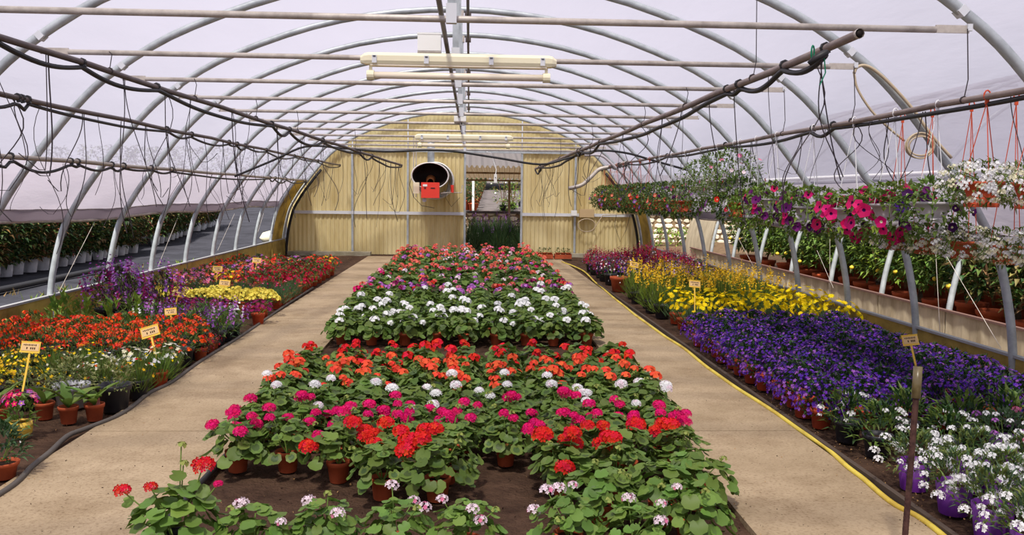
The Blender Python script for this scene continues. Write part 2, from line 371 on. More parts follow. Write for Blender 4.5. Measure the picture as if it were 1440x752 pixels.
# low side walls: panel by panel
def lowwall(name, x, z, ys, m, rail_m, lean=0, rr=.012):
    root = empty(name, kind='structure')
    for a, b in zip(ys[:-1], ys[1:]):
        mb = MB(); n = 14; vs = []
        for i in range(n+1):
            y = a+.02+(b-a-.04)*i/n; w = .006*sin(i*2.1)
            vs += [(x+w, y, -.04), (x+lean+w, y, z), (x+lean+w+.012, y, z), (x+w+.012, y, -.04)]
        fs = []
        for i in range(n):
            for q in range(4): fs.append((i*4+q, i*4+(q+1) % 4, (i+1)*4+(q+1) % 4, (i+1)*4+q))
        fs += [(3, 2, 1, 0), (n*4, n*4+1, n*4+2, n*4+3)]
        mb.add(vs, fs, m); obj('panel', mb, root)
    mb = MB(); mb.box((x+lean, (ys[0]+ys[-1])/2, z+rr), (.05, ys[-1]-ys[0], .022), rail_m); obj('top_rail', mb, root)
    return root
hy = [HY0+k*HS for k in range(-4, 12)]
rail_grey = mat('rail_grey', (150, 150, 152), .6, .3)
lowwall('wall_left', -4.53, .37, hy, fibre_lo, rail_grey)
lowwall('wall_right', 4.33, .30, hy, fibre_lo, rail_grey)
hy2 = [HY0+.7+k*HS for k in range(-4, 10)]
lowwall('wall_right_neighbour', 5.0, .37, hy2, fibre_gr, mat('dark_cap', (112, 86, 80), .8, .1))
mb = MB(); mb.box((-3.4, 21.9, .03), (2.0, .3, .1), concrete_grey); obj('trim_1', mb, kind='structure')
mb = MB(); mb.box((3.3, 21.95, .03), (2.0, .25, .1), concrete_grey); obj('trim_2', mb, kind='structure')

# end wall: corrugated panels between steel posts
wb = empty('wall_back', kind='structure')
posts = [-4.5, -2.88, -1.52, -.11, 1.30, 2.64, 4.3]
def corr(x0, x1, z0, z1, m, pitch=.105, amp=.012, y=WY):
    n = max(2, int(round((x1-x0)/pitch*4))); xs = np.linspace(x0, x1, n+1); vs = []; keep = []
    for i, x in enumerate(xs):
        top = min(z1, arch_z(x)) if abs(x-CX) < 4.43 else z0
        d = amp*(1 if i % 4 in (1, 2) else -1)
        vs += [(x, y+d, z0), (x, y+d, max(z0, top)), (x, y+d+.006, max(z0, top)), (x, y+d+.006, z0)]; keep.append(top > z0+.01)
    fs = []
    for i in range(n):
        if keep[i] or keep[i+1]:
            for q in range(4): fs.append((i*4+q, i*4+(q+1) % 4, (i+1)*4+(q+1) % 4, (i+1)*4+q))
    mb = MB(); mb.add(vs, fs, m); return mb
fib_gable = mat('fibreglass_gable', (250, 242, 204), .5, .3, noise=(1.2, .4, .7), rgb2=(240, 226, 176), trans=.6)
for i in range(6):
    a, b = posts[i]+.012, posts[i+1]-.012
    if i != 3:
        for z0, z1 in ((0, 1.03), (1.03, 2.55)): obj('panel', corr(a, b, z0, z1, fibre), wb)
    if b > -3.0 and a < 2.8: obj('panel', corr(max(a, -3.0), min(b, 2.8), 2.57, 3.5, fib_gable, amp=.008), wb)
for x in posts[1:-1]:
    mb = MB(); mb.box((x, WY-.04, 1.28), (.05, .05, 2.56), galv); obj('post', mb, wb)
for a, b in ((-4.35, -.13), (1.32, 4.1)):
    mb = MB(); mb.box(((a+b)/2, WY-.05, 1.03), (b-a, .04, .075), clampm); obj('rail', mb, wb)
mb = MB(); mb.box((-.1, WY-.05, 2.565), (6.2, .05, .06), galv); obj('top_beam', mb, wb)
def corner_side(name, sx, y0, y1, x_at=None):
    a = arch_pts(CX, .02, 5); a = a[(a[:, 0]*sx > 0) & (a[:, 1] < 1.85)]; a = a[np.argsort(a[:, 1])]
    mb = MB(); n = len(a); vs = [(x, y, z) for y in (y0, y1) for x, z in a]+[(x+sx*.012, y, z) for y in (y0, y1) for x, z in a]
    fs = [(i, i+1, n+i+1, n+i) for i in range(n-1)]+[(2*n+i, 3*n+i, 3*n+i+1, 2*n+i+1) for i in range(n-1)]
    mb.add(vs, fs, fibre_lo); smobj(name, mb, kind='structure')
corner_side('wall_left_corner', -1, 20.75, WY-.17); corner_side('wall_right_corner', 1, 20.75, WY-.17)
ca = arch_pts(CX, -.09, 4); ca = ca[(ca[:, 1] < 2.1) & (ca[:, 0] < 0)]
for sx in (-1, 1):
    mb = MB(); q = np.array([(CX+sx*(CX-x)*-1 if False else CX+sx*abs(x-CX), WY-.1, z) for x, z in ca])
    mb.tube(q, .035, black, 6); smobj('trim_3', mb, kind='structure')

# ------------------------------------------------------------------ lamps, boxes, heater
def lamp(c, L=1.37, lab=''):
    r = empty('batten_light', c, 0, label=lab, cat='light')
    mb = MB(); h = L/2
    sec = [(-.055, .0), (-.055, .035), (-.035, .058), (.035, .058), (.055, .035), (.055, 0), (.045, -.022), (-.045, -.022)]; vs = []
    for x, s in ((-h, .55), (-h+.03, .9), (-h+.06, 1), (h-.06, 1), (h-.03, .9), (h, .55)): vs += [(x, y*s, z*s+.002) for y, z in sec]
    n = 8; fs = [(i*n+j, i*n+(j+1) % n, (i+1)*n+(j+1) % n, (i+1)*n+j) for i in range(5) for j in range(n)]+[tuple(range(7, -1, -1)), tuple(range(40, 48))]
    mb.add(vs, fs, cream); obj('housing', mb, r)
    mb = MB(); mb.box((0, 0, -.024), (L-.14, .085, .012), tubew); obj('diffuser', mb, r)
    for x in (-h+.1, -h+.46, h-.46, h-.1):
        mb = MB(); mb.box((x, -.058, .012), (.032, .012, .055), clampm); mb.box((x, -.065, .03), (.02, .006, .006), black); obj('clip', mb, r)
    t = smobj('lamp_tube', tb(( -h+.06, -.02, -.095), (h-.06, -.02, -.095), .024, tubew, 12), r)
    for x in (-h+.07, h-.07):
        mb = MB(); mb.tube([(x-.025, -.02, -.095), (x+.025, -.02, -.095)], .034, cream, 12); mb.box((x, -.01, -.05), (.02, .02, .07), cream); obj('lamp_holder', mb, t)
    return r
def tb(a, b, r, m, n=8):
    mb = MB(); mb.tube([a, b], r, m, n); return mb
lamp((-.08, 6.35, 2.455), 1.37, 'long cream twin strip light hanging below the second tie bar')
lamp((-.08, 12.55, 2.30), 1.37, 'distant cream strip light in front of the end wall')
def junction(c, lab):
    r = empty('junction_box', c, label=lab, cat='box')
    mb = MB(); mb.box((0, 0, .05), (.17, .12, .12), whitep); mb.box((0, 0, .115), (.175, .125, .012), whitep); obj('housing', mb, r)
    mb = MB(); mb.box((0, 0, -.015), (.17, .12, .014), galvd); obj('bracket', mb, r)
    mb = MB(); mb.tube([(.02, 0, -.02), (.02, 0, -.05)], .008, black, 6); obj('cable_gland', mb, r)
junction((-.30, 6.66, 2.585), 'white electrical box sitting on the second tie bar')
junction((-.14, 12.8, 2.57), 'small white electrical box above the distant strip light')

hr = empty('air_heater', (-.93, 21.4, 1.93), 0, label='round white air heater with a flared black mouth hanging on the end wall', cat='heater')
mb = MB(); mb.lathe([(.43, -.02), (.46, .1), (.46, .62), (.30, .70)], (0, 0, 0), whitep, 28)
R_ = Matrix.Rotation(radians(90), 4, 'X')
def rotobj(o, loc, rx=0, ry=0, rz=0): o.location = loc; o.rotation_euler = (rx, ry, rz)
b_ = smobj('body', mb, hr); rotobj(b_, (.1, .12, -.1), radians(-90))
mb = MB(); mb.lathe([(.37, .12), (.40, -.02), (.43, -.2), (.44, -.21), (.43, -.195)], (0, 0, 0), whitep, 28)
o_ = smobj('hood', mb, hr); rotobj(o_, (0, -.02, .05), radians(-78)); o_.scale = (1, .72, 1)
mb = MB(); mb.tube([(.435*cos(t), .435*sin(t), -.2) for t in np.linspace(0, 2*pi, 33)], .018, whitep, 6, False); o2_ = smobj('rim', mb, hr); rotobj(o2_, (0, -.02, .05), radians(-78)); o2_.scale = (1, .72, 1)
mb = MB(); mb.lathe([(.42, -.195), (.37, -.02), (.33, .1), (.2, .22), (.001, .22)], (0, 0, 0), interior, 24); m_ = smobj('hood_lining', mb, hr); rotobj(m_, (0, -.02, .05), radians(-78)); m_.scale = (1, .72, 1)
mb = MB(); mb.lathe([(.07, -.02), (.10, .0), (.12, .2)], (0, 0, 0), copper, 16); m_ = smobj('flame_tube', mb, hr); rotobj(m_, (0, .02, -.12), radians(-78))
mb = MB(); mb.box((.02, -.42, -.33), (.42, .28, .36), redbox); bo = obj('burner', mb, hr, label='bright red burner box')
mb = MB(); mb.box((-.1, -.565, -.22), (.1, .008, .05), whitep); obj('rating_plate', mb, bo)
mb = MB(); mb.box((-.1, -.565, -.28), (.045, .01, .03), black); mb.box((.08, -.565, -.28), (.1, .01, .02), black); obj('switch', mb, bo)
mb = MB(); mb.tube([(-.12, -.5, -.56), (-.12, -.42, -.56)], .05, greypot, 12); obj('fan_inlet', mb, bo)
mb = MB(); mb.box((-.32, -.2, -.28), (.14, .14, .26), cream); obj('control_box', mb, hr)
mb = MB(); mb.tube([(.0, .25, .25), (.0, .25, .98)], .085, galv, 16); mb.tube([(0, .25, .66), (0, .25, .70)], .1, galv, 16); mb.tube([(0, .25, .95), (0, .25, 1.0)], .11, galv, 16)
smobj('flue', mb, hr)
mb = MB(); mb.tube([(.25, -.3, -.4), (.42, -.1, -.38), (.74, .2, -.38), (.76, .3, -.2)], .012, galvd, 6); mb.tube([(.52, .0, -.38), (.52, 0, -.2)], .04, redbox, 8); obj('fuel_line', mb, hr)
mb = MB(); mb.tube([(-.36, .3, .28), (-.42, .1, .1), (-.5, .1, -.2), (-.4, 0, -.5), (-.2, -.1, -.7), (.1, -.2, -.75)], .007, tube_m, 5); mb.tube([(.3, .2, .3), (.45, .1, .0), (.36, 0, -.5), (.5, .1, -.72), (.7, .2, -.5)], .005, tube_m, 5); obj('cable', mb, hr)
mb = MB()
for dx in (-.36, -.42): mb.tube([(dx, .3, -.5), (dx, .3, .95)], .014, galvd, 6)
obj('support_pipe', mb, hr)

# switch on a cord, boxes on the end wall
r = empty('cord_switch', (.62, 21.3, 1.9), label='white switch box hanging on a cord in the doorway', cat='switch')
mb = MB(); mb.box((0, 0, 0), (.07, .04, .2), whitep); mb.tube([(0, -.02, .02), (0, -.035, .02)], .012, black, 8); obj('box', mb, r)
mb = MB(); mb.tube([(-.22, 0, .62), (-.12, 0, .6), (-.03, 0, .35), (.02, 0, .2), (0, 0, .1)], .012, whitep, 6); obj('cord', mb, r)
r = empty('wall_box', (2.62, 22.1, 1.08), label='cream electrical box with a coiled white cable on the end wall rail', cat='box')
mb = MB(); mb.box((.3, -.05, 0), (.36, .12, .2), mat('tan_box', (196, 170, 130), .6, .2)); obj('box', mb, r)
mb = MB(); mb.box((-.02, -.07, 0), (.14, .1, .13), whitep); obj('socket', mb, r)
mb = MB(); mb.tube([(.3+.22*cos(t), -.09, -.3+.16*sin(t)) for t in np.linspace(.3, 12, 40)]+[(.7, -.08, -.05), (1.4, -.08, 0), (1.7, -.06, -.02)], .012, hose_b, 5); obj('cable', mb, r)
mb = MB(); mb.tube([(1.05, -.05, 0), (1.0, -.1, -.3), (1.15, -.1, -.7), (1.3, -.08, -.4), (1.4, -.05, 0)], .006, tube_m, 4); obj('loop', mb, r)

# ------------------------------------------------------------------ long pipes under the roof
def long_pipe(name, a, b, r, m, lab, sag_n=10, sag=.07, cable_r=.011, cable=True, wires=(), off=-.035, seed=1, end_open=False, ya=None):
    rg = np.random.default_rng(seed); a = np.array(a, float); b = np.array(b, float)
    root = empty(name, (0, 0, 0), label=lab, cat='pipe'); mb = MB(); n = 24
    pts = [a+(b-a)*t+np.array([0, 0, -.012*abs(sin(t*n*.8))]) for t in np.linspace(0, 1, n+1)]
    mb.tube(pts, r, m, 10, cap=not end_open); smobj('pipe', mb, root)
    if end_open:
        mb = MB(); d = (b-a)/np.linalg.norm(b-a); mb.tube([a, a+d*.2], r*.72, interior, 10); mb.tube([a-d*.004, a+d*.02], r*1.08, galvd, 10, False); smobj('open_end', mb, root)
    if cable:
        k = np.linspace(ya or .0, 1, 220); s = []; nodes = np.sort(rg.uniform(0, 1, sag_n)); nodes = np.concatenate([[0], nodes, [1]]); dep = rg.uniform(.15, 1, len(nodes))
        for t in k:
            i = min(np.searchsorted(nodes, t, 'right')-1, len(nodes)-2); u = (t-nodes[i])/(nodes[i+1]-nodes[i]+1e-6)
            s.append(a+(b-a)*t+np.array([.012*sin(t*60), 0, off-sag*dep[i]*sin(pi*u)]))
        mb = MB(); mb.tube(s, cable_r, black, 6); c = smobj('feeder_hose', mb, root)
        mb = MB()
        for t in nodes[1:-1]:
            q = a+(b-a)*t; d = (b-a)/np.linalg.norm(b-a)*.012; mb.tube([q-d, q+d], r*1.35, black, 8)
            mb.tube([q, q+np.array([.01, 0, off])], r*.9, black, 6)
        obj('pipe_strap', mb, root, kind='stuff')
    if wires:
        mb = MB()
        for y, top in wires:
            t = (y-a[1])/(b[1]-a[1]); q = a+(b-a)*t; mb.tube([q, q+np.array([.02, 0, .12]), np.array([q[0]+.0, y, top])], .0035, tube_m, 5)
            mb.tube([q+np.array([0, -.006, -.0]), q+np.array([0, .006, 0])], r*1.25, tube_m, 8)
        obj('hanging_wire', mb, root, kind='stuff')
    return root
long_pipe('irrigation_pipe', (-2.9, 4.0, 2.47), P(565, 232, y=18.6), .021, brownpipe, 'upper brown irrigation pipe over the left path, black hose looping under it', 9, .10, .017, wires=((5.2, 3.0), (6.7, 2.54), (8.2, 2.54), (9.8, 2.54), (11.3, 2.54), (14.4, 2.54)), seed=3)
long_pipe('irrigation_pipe', P(-60, 118, x=-3.12), P(478, 232, x=-3.12), .019, brownpipe, 'middle brown irrigation pipe slung below the upper one on the left', 13, .07, .013, seed=5)
long_pipe('irrigation_pipe', (-3.86, 3.0, 1.82), (-3.86, 21.4, 1.80), .022, mat('grey_rail', (170, 160, 150), .5, .4, .3), 'lowest grey rail along the left hoops with a sagging black hose', 15, .10, .014, seed=8)
long_pipe('irrigation_pipe', P(1209, 47, z=2.45), P(753, 237, y=19.6), .025, greybrown, 'upper brown irrigation pipe over the right path with an open near end', 10, .10, .019, wires=((6.5, 3.3), (8.2, 2.54), (9.8, 2.54), (12.9, 2.54), (16, 2.54)), seed=11, end_open=True, ya=.03)
long_pipe('irrigation_pipe', (2.9, 2.6, 2.125), (2.9, 19.6, 2.15), .019, greybrown, 'lower right irrigation pipe carrying the hanging baskets', 14, .06, .015, wires=((5.16, 2.54), (6.7, 2.54), (8.2, 2.54)), seed=13)
mb = MB(); mb.tube([(3.86, y, 1.76) for y in np.arange(2, 21.4, 1.5)], .02, whitep, 8); smobj('side_rail', mb, label='white rail along the right hoops behind the baskets', cat='rail')
# plug at the open end of the upper right pipe hose
r = empty('hose_plug', tuple(P(1152, 82, y=5.05)), label='black hose end plug tied with green string under the open pipe', cat='plug')
mb = MB(); mb.tube([(-.05, .02, -.03), (-.02, 0, 0), (.035, 0, .03), (.05, 0, .04)], [.016, .02, .022, .012], black, 10); smobj('plug', mb, r)
mb = MB(); gs = mat('green_string', (30, 120, 90), .7, .2); gc = P(1143, 72, y=5.08)-P(1152, 82, y=5.05); mb.tube([(gc[0]+.012*cos(t), gc[1]+.01*cos(t), gc[2]-.01+.042*sin(t)) for t in np.linspace(0, 6.28, 12)], .005, gs, 5); mb.tube([(.03, 0, .0), (.04, 0, -.08), (.01, 0, -.15)], .004, gs, 5); obj('string', mb, r)

# big cross hose near the end, curled grey hoses, beige hose on the second hoop
pt = [P(x, y, y=14.5) for x, y in ((330, 248), (385, 225), (430, 206), (480, 208), (540, 213), (600, 211), (640, 213), (700, 222), (760, 231), (800, 222), (840, 212), (880, 215), (920, 226), (970, 240))]
def smooth(pts, k=5):
    q = [2*pts[0]-pts[1]]+list(pts)+[2*pts[-1]-pts[-2]]; out = []
    for i in range(1, len(q)-2):
        for j in range(k):
            t = j/k; a, b, c, d = q[i-1], q[i], q[i+1], q[i+2]; out.append(.5*((2*b)+(c-a)*t+(2*a-5*b+4*c-d)*t*t+(-a+3*b-3*c+d)*t**3))
    out.append(q[-2]); return np.array(out)
mb = MB(); mb.tube(smooth(pt), .018, black, 7); smobj('cross_hose', mb, label='black hose sagging right across the tunnel before the end wall', cat='hose')
mb = MB(); mb.tube(smooth([P(x, y, y=18.5) for x, y in ((800, 265), (818, 260), (832, 248), (843, 238), (860, 234), (885, 228))]), .04, galvd, 8); smobj('curled_pipe', mb, label='curved grey pipe bent down at the far end of the basket pipe', cat='pipe')
mb = MB(); mb.tube(smooth([P(x, y, y=17.5) for x, y in ((822, 218), (846, 219), (862, 232), (880, 248), (892, 262))]), .026, greypot, 8); smobj('curled_pipe', mb, label='pale hose arching over above the farthest flower baskets', cat='pipe')
r = empty('beige_hose', label='beige hose tied along the second hoop ending in a hanging coil', cat='hose')
yh = HY0+HS-.06
mb = MB(); mb.tube(smooth([P(x, y, y=yh) for x, y in ((1201, 103), (1205, 95), (1216, 92), (1232, 100), (1256, 122), (1285, 155), (1310, 190), (1338, 222))]), .012, hose_b, 7); smobj('run', mb, r)
mb = MB(); mb.tube(smooth([P(x, y, y=yh) for x, y in ((1201, 103), (1206, 125), (1225, 155), (1250, 180), (1272, 198))]), .009, hose_b, 6); smobj('slack', mb, r)
c0 = P(1294, 205, y=yh-.05); mb = MB()
mb.tube([c0+np.array([(.10+.012*sin(t*.31))*cos(t), .014*sin(t*.37), (.085+.014*cos(t*.23))*sin(t)]) for t in np.linspace(0, 6.28*5, 120)], .006, hose_b, 5); smobj('coil', mb, r)

# ------------------------------------------------------------------ thin drip tubes
def drip_meshes(n, m):
    out = []
    for i in range(n):
        rg = np.random.default_rng(100+i); L = 1.0; k = 14; ts = np.linspace(0, 1, k)
        a1, a2, p1 = rg.uniform(-.16, .16), rg.uniform(-.09, .09), rg.uniform(0, 6)
        x = a1*ts**1.5+a2*np.sin(ts*pi*rg.uniform(1, 2.6)+p1)-a2*sin(p1); y = .06*np.sin(ts*4+p1)-.06*sin(p1)
        z = -ts
        if i % 3 == 0:
            z = np.where(ts > .8, -.8+(ts-.8)*.7, -ts); x = x+np.where(ts > .8, (ts-.8)*.6*np.sign(a1), 0)
        mb = MB(); mb.tube(np.stack([x, y, z], 1), .0033, m, 4); out.append(mb.mesh('drip_tube'))
    return out
DM = drip_meshes(12, tube_m)
DF = drip_meshes(6, mat('drip_tube_far', (70, 60, 60), .6, .3)); 
def drips(a, b, ys, lo, hi, where, grp, two=.6):
    cnt = 0
    for y in ys:
        t = (y-a[1])/(b[1]-a[1]); x = a[0]+(b[0]-a[0])*t; z = a[2]+(b[2]-a[2])*t
        for q in range(2 if random.random() < two else 1):
            s = random.uniform(lo, hi); cnt += 1; o = obj('drip_tube', random.choice(DM), label=where+f', {od(cnt)} from near end', cat='tube', group=grp)
            o.location = (x, y+q*.03, z-.02); o.rotation_euler = (0, 0, random.uniform(-.5, .5)+pi*(random.random() < .5))
            f = 1 if s > .5 else .8; o.scale = (random.uniform(.8, 1.5)*f, 1, s)
drips((-2.9, 4.0, 2.47), P(565, 232, y=18.6), [5.35, 5.9, 6.9, 7.6, 8.1, 9.1, 9.6, 10.5, 11.6, 12.6, 13.5, 14.3, 15, 15.7, 16.3, 16.9, 17.4, 17.9, 18.3], .6, 1.25, 'thin dark drip tube dangling from the upper left pipe', 'drip tubes of the upper left pipe')
drips((-3.12, 6, 2.17), (-3.12, 21, 2.17), [6.3, 6.7, 7.4, 7.7, 8.2, 8.8, 9.4, 10, 10.7, 11.5, 12.3, 13.1, 14, 15, 16, 17.2, 18.5, 19.6, 20.6], .55, 1.1, 'thin dark drip tube dangling from the middle left pipe', 'drip tubes of the middle left pipe')
drips((-3.86, 7, 1.80), (-3.86, 21, 1.80), [8.0, 8.7, 9.9, 10.8, 12.2, 13.6, 15.2, 16.9, 18.6], .35, .8, 'thin dark drip tube dangling from the lowest left rail', 'drip tubes of the lowest left rail')
drips(P(1209, 47, z=2.45), P(753, 237, y=19.6), [5.35, 5.5, 6.2, 6.9, 7.5, 8.3, 9, 9.9, 10.8, 12, 13, 14, 15, 16, 16.8, 17.4, 17.9, 18.4, 18.8, 19.2], .6, 1.15, 'thin dark drip tube dangling from the upper right pipe', 'drip tubes of the upper right pipe')
drips((2.9, 4.5, 2.12), (2.9, 19.6, 2.15), [4.7, 5.6, 6.1, 6.35, 6.6, 7.2, 7.7, 8.4, 9.1, 9.8, 10.8, 11.7, 12.8, 14, 15.2, 16.4, 17.6], .35, .7, 'thin dark drip tube dangling among the hanging baskets', 'drip tubes of the basket pipe')
# stay wires
WC = {}
def wire(p, q, lab, grp, m=galvd, r=.0025):
    WC[lab] = WC.get(lab, 0)+1; lab = lab+f', {od(WC[lab])} from the near end'
    mb = MB(); mb.tube([p, q], r, m, 5); obj('stay_wire', mb, label=lab, cat='wire', group=grp)
for (a, b) in (((133, 312), (82, 412)), ((250, 306), (222, 375)), ((330, 300), (306, 352)), ((372, 296), (360, 335))):
    wire(P(*a, x=-4.42), P(*b, x=-4.56), 'pale slanting stay wire between two left hoops', 'left stay wires')
for (a, b) in (((1326, 352), (1408, 490)), ((1149, 352), (1172, 405)), ((1030, 320), (1060, 375))):
    wire(P(*a, x=4.5), P(*b, x=4.36), 'pale slanting stay wire between two right hoops', 'right stay wires')
wire(P(1315, 340, x=4.36), P(1322, 470, x=4.34), 'upright stay wire behind the lowest white flower boxes', 'right upright wires')
wire(P(1167, 325, x=4.36), P(1167, 428, x=4.34), 'upright stay wire between the fourth and fifth right hoops', 'right upright wires')

# ------------------------------------------------------------------ plant building blocks
def basis(n, t=None):
    n = n/np.linalg.norm(n)
    if t is None: t = RNG.normal(size=3)
    t = t-n*np.dot(n, t); t /= np.linalg.norm(t)+1e-9
    return t, np.cross(n, t), n
def round_leaf(mb, p, n, t, r, m, k=10, zone=None):
    t, b, n = basis(n, t); vs = [p-n*r*.18]; rad = []
    for i in range(k):
        a = 2*pi*i/k; q = r*(1+.045*(-1)**i)*(.5 if i == k//2 else 1)
        vs.append(p+q*(cos(a)*t+sin(a)*b)+n*r*.10*cos(2*a)+n*r*RNG.uniform(-.06, .06))
    if zone:
        mid = [vs[0]+(v-vs[0])*.55 for v in vs[1:]]
        vv = [vs[0]]+mid+vs[1:]
        mb.add(vv, [(0, 1+i, 1+(i+1) % k) for i in range(k)], zone)
        mb.add(vv, [(1+i, 1+k+i, 1+k+(i+1) % k, 1+(i+1) % k) for i in range(k)], m)
    else: mb.add(vs, [(0, 1+i, 1+(i+1) % k) for i in range(k)], m)
def lance(mb, p, d, up, L, w, m, droop=.25):
    d = d/np.linalg.norm(d); s = np.cross(d, up); s /= np.linalg.norm(s)+1e-9; u = np.cross(s, d)
    a = p+d*L*.45+u*L*.06; e = p+d*L-u*L*droop
    mb.add([p, a+s*w/2+u*w*.25, a-s*w/2+u*w*.25, e, a], [(0, 4, 1), (0, 2, 4), (4, 3, 1), (4, 2, 3)], m)
def blade(mb, p, d, L, w, m):
    s = np.cross(d, RNG.normal(size=3)); s /= np.linalg.norm(s)+1e-9
    mb.add([p-s*w/2, p+s*w/2, p+d*L], [(0, 1, 2)], m)
def disc(mb, p, n, r, m, k=5, cup=.25, eye=None, notch=.55):
    t, b, n = basis(n); vs = [p-n*r*cup]
    for i in range(2*k):
        a = pi*i/k; q = r*(1 if i % 2 == 0 else notch); vs.append(p+q*(cos(a)*t+sin(a)*b))
    mb.add(vs, [(0, 1+i, 1+(i+1) % (2*k)) for i in range(2*k)], m)
    if eye:
        e = [p-n*r*(cup-.12)+r*.28*(cos(a)*t+sin(a)*b) for a in (0, 2.1, 4.2)]; mb.add(e, [(0, 1, 2)], eye)
def floret(mb, p, n, r, m):
    t, b, n = basis(n); vs = [p-n*r*.2]; fs = []
    for i in range(5):
        a = 2*pi*i/5; c = cos(a)*t+sin(a)*b; s = -sin(a)*t+cos(a)*b
        vs += [p+r*(.62*c+.36*s), p+r*1.0*c+n*r*.1, p+r*(.62*c-.36*s)]; fs.append((0, 3*i+3, 3*i+2, 3*i+1))
    mb.add(vs, fs, m)
def umbel(mb, c, r, m, nf=24, m2=None, fr=.34):
    ga = 2.39996
    for i in range(nf):
        z = 1-1.25*(i+.5)/nf; q = math.sqrt(max(0, 1-z*z)); a = ga*i
        n = np.array([q*cos(a), q*sin(a), z*.8+.12]); p = c+r*np.array([q*cos(a), q*sin(a), z*.72])*RNG.uniform(.82, 1.05)
        floret(mb, p, n, r*fr*RNG.uniform(.85, 1.15), m if (not m2 or RNG.random() < .7) else m2)
def umbel_low(mb, c, r, m, nf=9):
    for i in range(nf):
        z = 1-1.2*(i+.5)/nf; q = math.sqrt(max(0, 1-z*z)); a = 2.39996*i
        disc(mb, c+r*np.array([q*cos(a), q*sin(a), z*.7]), np.array([q*cos(a), q*sin(a), z+.2]), r*.62, m, 3, .1, notch=.7)
def dome_pt(R, H, z0, lo=0.0):
    a = RNG.uniform(0, 2*pi); z = RNG.uniform(lo, 1); q = math.sqrt(max(.0, 1-z*z)); n = np.array([q*cos(a), q*sin(a), z+.15])
    return np.array([R*q*cos(a), R*q*sin(a), z0+H*z]), n/np.linalg.norm(n)

POTS = {}
def pot_meshes(kind):
    if kind in POTS: return POTS[kind]
    r, h, m, style = {'terra': (.062, .115, terra, 'rim'), 'terrared': (.065, .12, terrared, 'rim'), 'black': (.085, .14, blackpot, 'rim'), 'purple': (.085, .15, purplepot, 'plain'),
        'white': (.12, .17, whitepot, 'rim'), 'bigwhite': (.13, .24, whitepot, 'plain'), 'bigterra': (.15, .24, terra, 'rim'), 'yellow': (.055, .10, yellowpot, 'lobed'), 'bigblack': (.11, .19, blackpot, 'rim'),
        'basketgrey': (.13, .13, greypot, 'bowl'), 'basketterra': (.11, .14, terrared, 'bowl'), 'boxterra': (.1, .11, terra, 'bowl'), 'squat': (.08, .09, terra, 'rim'), 'drum': (.3, .6, blackpot, 'rim')}[kind]
    b = r*.76
    if style == 'rim': prof = [(b*.9, 0), (b, .004), (r*.93, h*.78), (r*1.02, h*.79), (r*1.07, h*.97), (r*1.05, h), (r*.95, h), (r*.92, h*.8), (r*.9, h*.75)]
    elif style == 'bowl': prof = [(b*1.12, -.012), (b*1.16, .012), (b*.8, .016), (r*.98, h*.84), (r*1.1, h*.86), (r*1.12, h), (r*1.04, h), (r*.95, h*.8)]
    else: prof = [(b, 0), (b*1.02, .01), (r, h), (r*.95, h), (r*.9, h*.7)]
    mb = MB(); n = 18
    if style == 'lobed':
        vs = [((q*(1+.13*abs(sin(2.5*2*pi*j/24)))*cos(2*pi*j/24)), (q*(1+.13*abs(sin(2.5*2*pi*j/24))))*sin(2*pi*j/24), z) for q, z in [(b*.8, 0), (r, h*.3), (r*1.05, h*.7), (r, h), (r*.9, h*.9)] for j in range(24)]
        mb.add(vs, [(i*24+j, i*24+(j+1) % 24, (i+1)*24+(j+1) % 24, (i+1)*24+j) for i in range(4) for j in range(24)], m)
    else: mb.lathe(prof, (0, 0, 0), m, n)
    mb.add([(b*.9*cos(2*pi*j/12), b*.9*sin(2*pi*j/12), .002 if style != 'bowl' else -.01) for j in range(12)], [tuple(range(11, -1, -1))], m)
    pm = mb.mesh('pot', True)
    mb = MB(); vs = [(0, 0, h*.84)]+[(r*.93*cos(2*pi*j/14), r*.93*sin(2*pi*j/14), h*.8) for j in range(14)]; mb.add(vs, [(0, 1+j, 1+(j+1) % 14) for j in range(14)], compost)
    POTS[kind] = (pm, mb.mesh('compost', True), r, h); return POTS[kind]

I4 = np.eye(4)
def MT(p, s=1.0, R=None):
    M = np.eye(4); M[:3, :3] = (np.eye(3) if R is None else R)*s; M[:3, 3] = p; return M
def build(parts, parent):
    for name, me, M, kind, kids in parts:
        o = bpy.data.objects.new(name, me); COL.objects.link(o); o.parent = parent
        if M is not None: o.matrix_local = Matrix(M.tolist())
        if kind: o['kind'] = kind
        if kids: build(kids, o)
def put(name, parts, loc, label, cat, group=None, s=1.0, rz=None):
    r = empty(name, loc, random.uniform(0, 6.28) if rz is None else rz, s, label=label, cat=cat, group=group); build(parts, r); return r
def pot_parts(kind): pm, cm_, r, h = pot_meshes(kind); return [('pot', pm, None, None, [('compost', cm_, None, None, None)])]

# ------------------------------------------------------------------ geraniums
leafM = []
for i in range(5):
    mb = MB(); round_leaf(mb, np.zeros(3), np.array([0, 0, 1.]), np.array([1., 0, 0]), 1, G['geranium'], 16, G['geranium_dark'] if i % 2 else None); leafM.append(mb.mesh('leaf', True))
leafF = []
for i in range(4):
    mb = MB(); round_leaf(mb, np.zeros(3), np.array([0, 0, 1.]), np.array([1., 0, 0]), 1, G['fresh'], 16); leafF.append(mb.mesh('leaf', True))
_hc = {}
def head_mesh(c, c2=None, lod=0, v=0):
    k = (c, c2, lod, v)
    if k not in _hc:
        mb = MB()
        if lod == 0: umbel(mb, np.zeros(3), 1, F[c], 30 if c != 'blush' else 16, F[c2] if c2 else None, .36)
        else: umbel_low(mb, np.zeros(3), 1, F[c], 10)
        _hc[k] = mb.mesh('flower_head')
    return _hc[k]
mbs = MB(); mbs.tube([(0, 0, 0), (0, 0, 1)], 1, stem_g, 5); stalkM = mbs.mesh('stalk', True)
